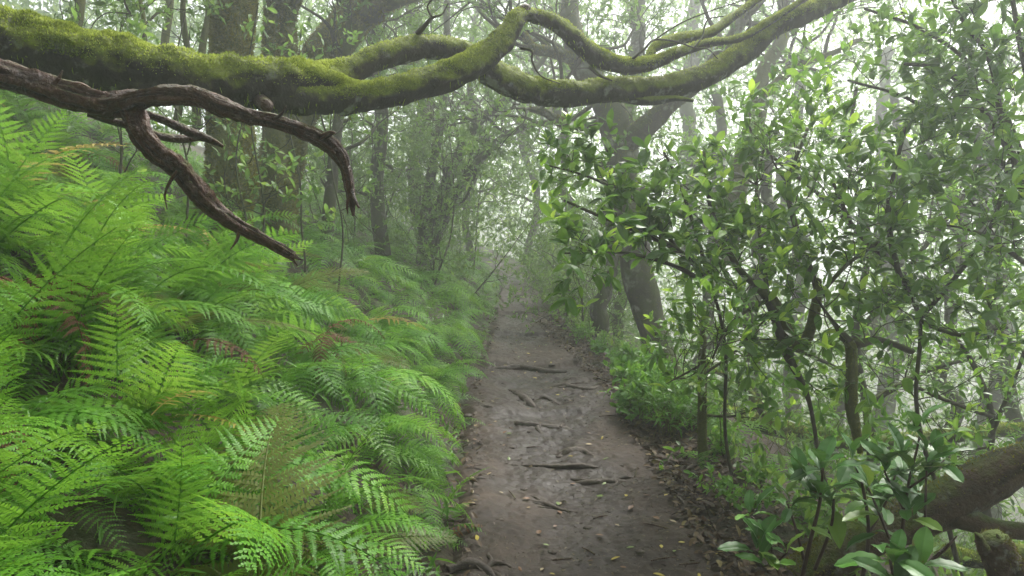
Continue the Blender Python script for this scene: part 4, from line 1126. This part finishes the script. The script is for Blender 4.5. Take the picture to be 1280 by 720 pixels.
def edge_plants():
    rng = RS(77)
    k = 0
    for px, py, d, nst, h, lb in ((812, 545, 5.9, 20, .42, 'bright green leafy clump at the right path edge below the forked tree'),
                                  (840, 560, 5.5, 22, .45, 'bright green leafy clump beside the mossy sapling'),
                                  (822, 520, 6.5, 18, .42, 'bright green clump just behind the path edge, under the forked tree'),
                                  (865, 545, 5.8, 16, .42, 'leafy clump on the far side of the mossy sapling'),
                                  (785, 500, 7.4, 14, .35, 'small bright clump where the path edge bends by the forked tree')):
        x = (px - 640) / F * d
        herb(500 + k, x, d, nst + 8, h * .72, lb, .08, LEAF_NARROW if k % 2 else LEAF_MID); k += 1
    for i in range(16):
        y = 3.7 + i * .42 + rng.uniform(-.15, .15)
        x = float(path_right(y)) + rng.uniform(.12, .75)
        herb(650 + i, x, y, 9, rng.uniform(.10, .20), 'low bright green seedling at the right path edge', .05, LEAF_MID, HERB, 'low seedlings at the right path edge', 'seedling', 7, .5)
    # shrubs along the far right edge of the trail
    for i in range(20):
        y = 10.2 + i * .68 + rng.uniform(-.2, .2)
        x = float(path_right(y)) + rng.uniform(.25, .95)
        herb(540 + i, x, y, 9, rng.uniform(.6, 1.1), 'misty leafy shrub lining the right side of the path beyond the forked tree', .08, LEAF_FAR, CANOPY, 'misty shrubs along the right side of the path', 'leafy_shrub', 9, .4, 'shrub')
    for i in range(16):
        y = 14 + i * .8 + rng.uniform(-.3, .3)
        x = float(path_left(y)) - rng.uniform(1.3, 4.5)
        herb(570 + i, x, y, 9, rng.uniform(.9, 1.6), 'misty leafy shrub on the bank above the far ferns', .09, LEAF_FAR, CANOPY, 'misty shrubs above the far ferns', 'leafy_shrub', 10, .4, 'shrub')
    for i in range(80):
        y = rng.uniform(3.6, 20)
        x = float(path_right(y)) + rng.uniform(1.2, 12) * min(1, y / 9)
        herb(600 + i, x, y, 10, rng.uniform(.5, 1.2), 'hazy green bush on the slope below the path', .085, LEAF_FAR, CANOPY if i % 3 else HERB, 'hazy bushes on the slope below the path', 'bush', 9, .5, 'shrub')
edge_plants()

# ------------------------------------------------------------------ ground cover, litter, far wood
def stuff():
    rng = RS(91)
    # low leaves and small fronds under the ferns
    n = 15000
    y = 1.0 + 21 * rng.rand(n) ** 1.3
    x = path_left(y) - .05 - 6.5 * rng.rand(n) ** 1.2
    z = ground_z(x, y)
    mb = MB()
    put_leaves(mb, np.stack([x, y, z + rng.uniform(-.01, .12, n)], -1), norm(rng.normal(0, 1, (n, 3)) + [.3, -.2, .7]), norm(rng.normal(0, .6, (n, 3)) + [0, 0, 1]), rng.uniform(.05, .14, n), rng.uniform(0, .45, n), LEAF_NARROW)
    struct(mb.build('undergrowth', HERB), 'stuff')
    n = 26000
    y = 2.5 + 24 * rng.rand(n) ** 1.2
    x = path_right(y) + .35 + 16 * rng.rand(n) ** 1.5
    z = ground_z(x, y)
    patch = fbm(np.stack([x, y, x * 0], -1) * .9, 2)
    k = patch > -.15
    x, y, z = x[k], y[k], z[k]; n = len(x)
    mb = MB()
    put_leaves(mb, np.stack([x, y, z + rng.uniform(-.01, .16, n)], -1), norm(rng.normal(0, 1, (n, 3)) + [0, 0, .8]), norm(rng.normal(0, .6, (n, 3)) + [0, 0, 1]), rng.uniform(.05, .13, n), rng.uniform(0, .9, n), LEAF_FAR)
    struct(mb.build('ground_cover', CANOPY), 'stuff')
    # leaf litter beside the trail
    n = 13000
    y = 1.6 + 12 * rng.rand(n) ** 1.4
    side = rng.rand(n) < .90
    x = np.where(side, path_right(y) - .16 + np.abs(rng.normal(0, .36, n)), path_left(y) + .10 - np.abs(rng.normal(0, .22, n)))
    z = np.maximum(ground_z(x, y), np.where((x > path_left(y)) & (x < path_right(y)), path_z(x, y), -9))
    mb = MB()
    put_leaves(mb, np.stack([x, y, z + rng.uniform(.002, .02, n)], -1), norm(rng.normal(0, 1, (n, 3)) * [1, 1, .25]), norm(rng.normal(0, .35, (n, 3)) + [0, 0, 1]), rng.uniform(.015, .08, n), rng.rand(n), LEAF_MID)
    struct(mb.build('leaf_litter', leaf_mat('litter', [(0, (.012, .008, .005)), (.55, (.045, .026, .015)), (.85, (.10, .062, .033)), (1, (.18, .15, .05))], rough=.6, trans=.1, spec=.3)), 'stuff')
    # crumbs of wood, bark and soil on the mud
    n = 30000
    y = 2.2 + 13 * rng.rand(n) ** 1.5
    x = path_left(y) + (path_right(y) - path_left(y)) * rng.beta(1.1, 1.1, n)
    k = fbm(np.stack([x * 1.8, y * 1.2, x * 0], -1) + 5, 3) + rng.normal(0, .12, n) > -.02
    x, y = x[k], y[k]; n = len(x)
    z = path_z(x, y)
    mb = MB()
    put_leaves(mb, np.stack([x, y, z + .003], -1), norm(rng.normal(0, 1, (n, 3)) * [1, 1, .15]), norm(rng.normal(0, .5, (n, 3)) + [0, 0, 1]), rng.uniform(.004, .034, n) ** 1.0, rng.rand(n) ** 1.3, LEAF_NARROW)
    struct(mb.build('forest_debris', leaf_mat('debris', [(0, (.010, .007, .005)), (.6, (.045, .030, .020)), (.85, (.12, .085, .05)), (1, (.26, .22, .10))], rough=.5, trans=0, spec=.4)), 'stuff')
    # far wood closing the view, and a light screen behind the viewer
    mb = MB()
    n = 290000
    az = rng.uniform(-.75, .95, n)
    dist = rng.uniform(24, 46, n)
    back = rng.rand(n) < .35                     # unseen leaves without trunks added behind and beside the viewer to cut sky light
    az = np.where(back, rng.uniform(1.3, 5.2, n), az)
    dist = np.where(back, 7 + 22 * rng.rand(n) ** 1.5, dist)
    x = dist * np.sin(az); y = dist * np.cos(az)
    g = ground_z(x, y, False)
    hgt = rng.rand(n) * (np.interp(az, [-.75, .05, .3, .9], [11, 12, 13, 13]) - np.minimum(g, 2))
    q = np.stack([x, y, g + hgt], -1)
    k = fbm(q * .35, 3) > np.interp(np.where(back, 0, az), [-.75, .1, .35, .9], [-.06, -.12, -.12, -.10])
    q = q[k]; n = len(q)
    put_leaves(mb, q, rng.normal(0, 1, (n, 3)), norm(rng.normal(0, .7, (n, 3)) + [0, 0, 1]), rng.uniform(.18, .38, n), rng.rand(n), LEAF_FAR)
    struct(mb.build('far_wood_and_rear_screen', CANOPY), 'stuff')
stuff()

# ------------------------------------------------------------------ what lies on the path
def trail_things():
    rng = RS(55)
    def root(rows, label, name='tree_root'):
        pts = []
        for px, py, rpx, lift in rows:
            q = on_path(px, py)
            d = float(np.dot(q - CAM, FWD))
            r = rpx * d / F
            pts.append((q[0], q[1], q[2] + r * (lift - .55), r * 1.25))
        t = thing(name, label, 'root', pts[0][:3], 'roots crossing the path')
        sd = int(rows[0][0])
        mb = MB(); tube(mb, pts, seg=14, step=.010, amp=.45, freq=11, ridge=.2, wob=.03, seed=sd)
        main = mb.build('root', ROOT, t, smooth=True)
        for k in range(3):                       # side roots that leave the main one and sink into the mud
            a = pts[1 + rng.randint(len(pts) - 2)]
            az = rng.uniform(0, 6.28); ln = rng.uniform(.10, .26)
            q = np.array(a[:3]); r = a[3] * .62
            row = [(q[0], q[1], q[2], r)]
            for w in (.35, .7, 1):
                az += rng.normal(0, .35)
                q = q + np.array([math.cos(az), math.sin(az), 0]) * ln * .36
                zz = float(path_z(q[:1], q[1:2])[0])
                row.append((q[0], q[1], zz + r * (.2 - 1.5 * w * w), r * (1 - .5 * w)))
            mb = MB(); tube(mb, row, seg=8, step=.010, amp=.35, freq=14, ridge=.15, wob=.012, seed=sd + k)
            mb.build('rootlet', ROOT, main, smooth=True, origin=np.array(t.location))
    root([(646, 524, 3, -1.2), (652, 530, 6, .1), (675, 531, 4.5, .1), (700, 535, 4, .2), (725, 539, 3, 0), (745, 542, 2, -1)], 'long dark root with a knob at its left end, crossing the middle of the path')
    root([(590, 458, 2, -1), (620, 460, 3, .2), (650, 461, 3, .2), (680, 459, 2.5, .2), (708, 457, 2, -1)], 'straight root forming a low step across the path before the narrow stretch')
    root([(702, 566, 4, -1), (715, 563, 5, .1), (728, 563, 5, .1), (742, 568, 3, -1)], 'short humped root on the right half of the path')
    root([(720, 603, 3, -1), (745, 602, 5, 0), (770, 601, 4, .1), (795, 603, 2, -.8)], 'low rounded root near the right path edge')
    root([(640, 580, 2, -1), (665, 581, 2, .3), (695, 584, 2, .3), (720, 586, 2.2, .3), (745, 585, 1.5, -.5)], 'thin straight root lying across the centre of the path')
    root([(655, 622, 2.5, -.8), (680, 628, 3, .1), (700, 636, 2.5, .1), (722, 640, 1.6, -.6)], 'pair like wrinkled root in the wettest mud')
    root([(636, 487, 2, -.8), (650, 494, 4, .3), (660, 503, 4, .2), (668, 508, 3, -1)], 'knotted root bump in the upper middle of the path')
    root([(664, 500, 2, -.8), (675, 497, 3.5, .3), (688, 501, 2.5, 0), (700, 505, 1.5, -.8)], 'small gnarled root right of the knotted bump')
    root([(690, 484, 2, -.6), (710, 483, 3, .2), (735, 486, 2.5, .1), (750, 482, 1.4, -.6)], 'spreading shallow root on the right of the upper path')
    root([(590, 506, 3, -.6), (602, 509, 4, .2), (618, 511, 3, -.4)], 'stub of root under the ferns at the left path edge')
    root([(590, 600, 3, -1), (612, 596, 4, .1), (625, 603, 3, -.8)], 'mossy root hump at the left path edge')
    root([(655, 441, 1.2, -.6), (670, 442, 2.2, .2), (690, 444, 1.8, -.6)], 'small dark root in the narrow part of the path')
    root([(560, 712, 5, -.5), (585, 708, 6, .3), (605, 712, 5, .2), (622, 722, 3, -.5)], 'rough brown root at the lower left path edge under the small fern')
    # stones
    for i, (px, py, r) in enumerate(((700, 571, 5), (662, 540, 4), (745, 636, 5), (690, 690, 6), (625, 650, 5), (800, 690, 6), (735, 660, 6), (640, 560, 4), (710, 500, 4), (668, 418, 4), (690, 455, 4), (640, 430, 3), (585, 520, 6), (655, 610, 5))):
        q = on_path(px, py); d = float(np.dot(q - CAM, FWD)); rr = r * d / F
        th = np.linspace(0, math.pi, 8); ph = np.linspace(0, 2 * math.pi, 12, endpoint=False)
        T, Ph = np.meshgrid(th, ph, indexing='ij')
        v = np.stack([np.sin(T) * np.cos(Ph), np.sin(T) * np.sin(Ph) * .8, np.cos(T) * .45], -1).reshape(-1, 3)
        v = v * (1 + .3 * fbm(v * 1.3 + i * 5, 2))[:, None] * rr
        k = np.arange(7)[:, None] * 12 + np.arange(12)[None]; k2 = np.arange(7)[:, None] * 12 + (np.arange(12)[None] + 1) % 12
        f = np.stack([k, k + 12, k2 + 12, k2], -1).reshape(-1, 4)
        mb = MB(); mb.add(v + q, f, .5)
        tag(mb.build('stone', ROOT, smooth=True, origin=q), 'small mud coloured stone half sunk in the path', 'stone', 'stones sunk in the path')
    # fallen leaves
    kinds = {'yellow': ((.42, .34, .05), 36, 'small yellow fallen leaf lying on the muddy path', 'yellow leaves on the path'),
             'green': ((.16, .24, .05), 40, 'pale green fallen leaf lying on the muddy path', 'green leaves on the path'),
             'brown': ((.15, .075, .03), 80, 'brown fallen leaf pressed into the muddy path', 'brown leaves on the path'),
             'tan': ((.30, .23, .12), 44, 'pale tan fallen leaf lying on the muddy path', 'tan leaves on the path')}
    for nm, (c, cnt, lb, gr) in kinds.items():
        mt = flat_mat(nm + '_fallen_leaf', c, .4, .15)
        vs = []
        for s in range(3):
            v, f = leaf_template(6, .2 + .03 * s, .08 * (s - 1), .12 * (1 - s), shape=1.0)
            mb = MB(); mb.add(v - [0, .5, 0], f, .3 + .2 * s); vs.append(mb.mesh('fallen_leaf', mt))
        for i in range(cnt):
            y = 2.5 + 8.5 * rng.rand() ** 1.5
            x = float(path_left(y)) + float(path_right(y) - path_left(y)) * np.clip(rng.beta(1.5, 1.3), .04, .99)
            o = bpy.data.objects.new('fallen_leaf', vs[rng.randint(3)])
            COL.objects.link(o)
            o.location = (x, y, float(path_z(np.array([x]), np.array([y]))[0]) + .008)
            o.rotation_euler = (rng.normal(0, .12), rng.normal(0, .12), rng.uniform(0, 6.28))
            s = rng.uniform(.026, .06); o.scale = (s, s, s)
            tag(o, lb, 'leaf', gr)
    for px, py, ln, az in ((750, 648, .10, .5), (640, 620, .14, 1.9), (820, 660, .16, 2.6), (700, 700, .12, .2), (600, 560, .14, 1.2), (795, 590, .22, 1.3), (830, 700, .14, .3), (735, 690, .1, 2.2), (668, 560, .12, .1), (720, 480, .2, .4), (870, 705, .18, .1), (760, 520, .16, .3)):
        q = on_path(px, py)
        d = np.array([math.cos(az), math.sin(az), 0]) * ln / 2
        mb = MB(); tube(mb, [tuple(q - d + [0, 0, .006]) + (.004,), tuple(q + [0, 0, .009]) + (.0045,), tuple(q + d + [0, 0, .006]) + (.002,)], seg=6, step=.02, amp=.2, freq=30, wob=.006, seed=px)
        tag(mb.build('fallen_twig', DEADWOOD, smooth=True, origin=q), 'short dark broken twig lying on the muddy path', 'twig', 'twigs on the path')
trail_things()

# ------------------------------------------------------------------ haze
HAZE_DENSITY = .0105
def haze():
    zs = [-22.0, 14.0]
    bb = (-150, 160, -70, 160)
    v = np.array([[x, y, z] for z in zs for y in bb[2:] for x in bb[:2]], float)
    f = np.array([[0, 2, 3, 1], [4, 5, 7, 6], [0, 1, 5, 4], [2, 6, 7, 3], [0, 4, 6, 2], [1, 3, 7, 5]])
    mb = MB(); mb.add(v, f)
    m, nt, out = new_mat('mist')
    pv = N(nt, 'ShaderNodeVolumePrincipled')
    pv.inputs['Color'].default_value = (.93, .97, .96, 1)
    pv.inputs['Density'].default_value = HAZE_DENSITY
    pv.inputs['Anisotropy'].default_value = .65
    nt.links.new(pv.outputs[0], out.inputs['Volume'])
    struct(mb.build('haze', m), 'stuff')
haze()

# ------------------------------------------------------------------ light, camera
def world():
    w = bpy.data.worlds.new('World'); SC.world = w
    w.use_nodes = True
    nt = w.node_tree; nt.nodes.clear()
    out = nt.nodes.new('ShaderNodeOutputWorld')
    sky = nt.nodes.new('ShaderNodeTexSky'); sky.sky_type = 'NISHITA'; sky.sun_disc = False
    el, az = R(52), R(35)
    sky.sun_elevation = el; sky.sun_rotation = az; sky.dust_density = 4; sky.air_density = 1.0; sky.ozone_density = 1
    hs = nt.nodes.new('ShaderNodeHueSaturation'); hs.inputs['Saturation'].default_value = .22
    bg = nt.nodes.new('ShaderNodeBackground'); bg.inputs[1].default_value = .15
    nt.links.new(sky.outputs[0], hs.inputs['Color']); nt.links.new(hs.outputs[0], bg.inputs[0]); nt.links.new(bg.outputs[0], out.inputs[0])
    l = bpy.data.lights.new('sun', 'SUN'); l.energy = 1.5; l.angle = R(25); l.color = (1, .96, .88)
    o = bpy.data.objects.new('sun', l); COL.objects.link(o)
    d = Vector((math.sin(az) * math.cos(el), math.cos(az) * math.cos(el), math.sin(el)))
    o.rotation_euler = d.to_track_quat('Z', 'Y').to_euler()
    o.location = (0, 0, 30)
world()

cd = bpy.data.cameras.new('camera')
cd.sensor_width = 36; cd.lens = F * 36 / 1280
cd.clip_start = .02; cd.clip_end = 600
co = bpy.data.objects.new('camera', cd); COL.objects.link(co)
co.location = tuple(CAM); co.rotation_euler = (R(90) - PITCH, 0, 0)
SC.camera = co

SC.view_settings.view_transform = 'Standard'
SC.view_settings.look = 'None'
SC.view_settings.gamma = 1
SC.view_settings.exposure = 1.62
cy = SC.cycles
cy.max_bounces = 6; cy.diffuse_bounces = 3; cy.glossy_bounces = 2; cy.transmission_bounces = 4; cy.volume_bounces = 3; cy.transparent_max_bounces = 6
cy.use_denoising = True
cy.use_adaptive_sampling = False
SC.render.filter_size = 1.15
cy.sample_clamp_indirect = 6
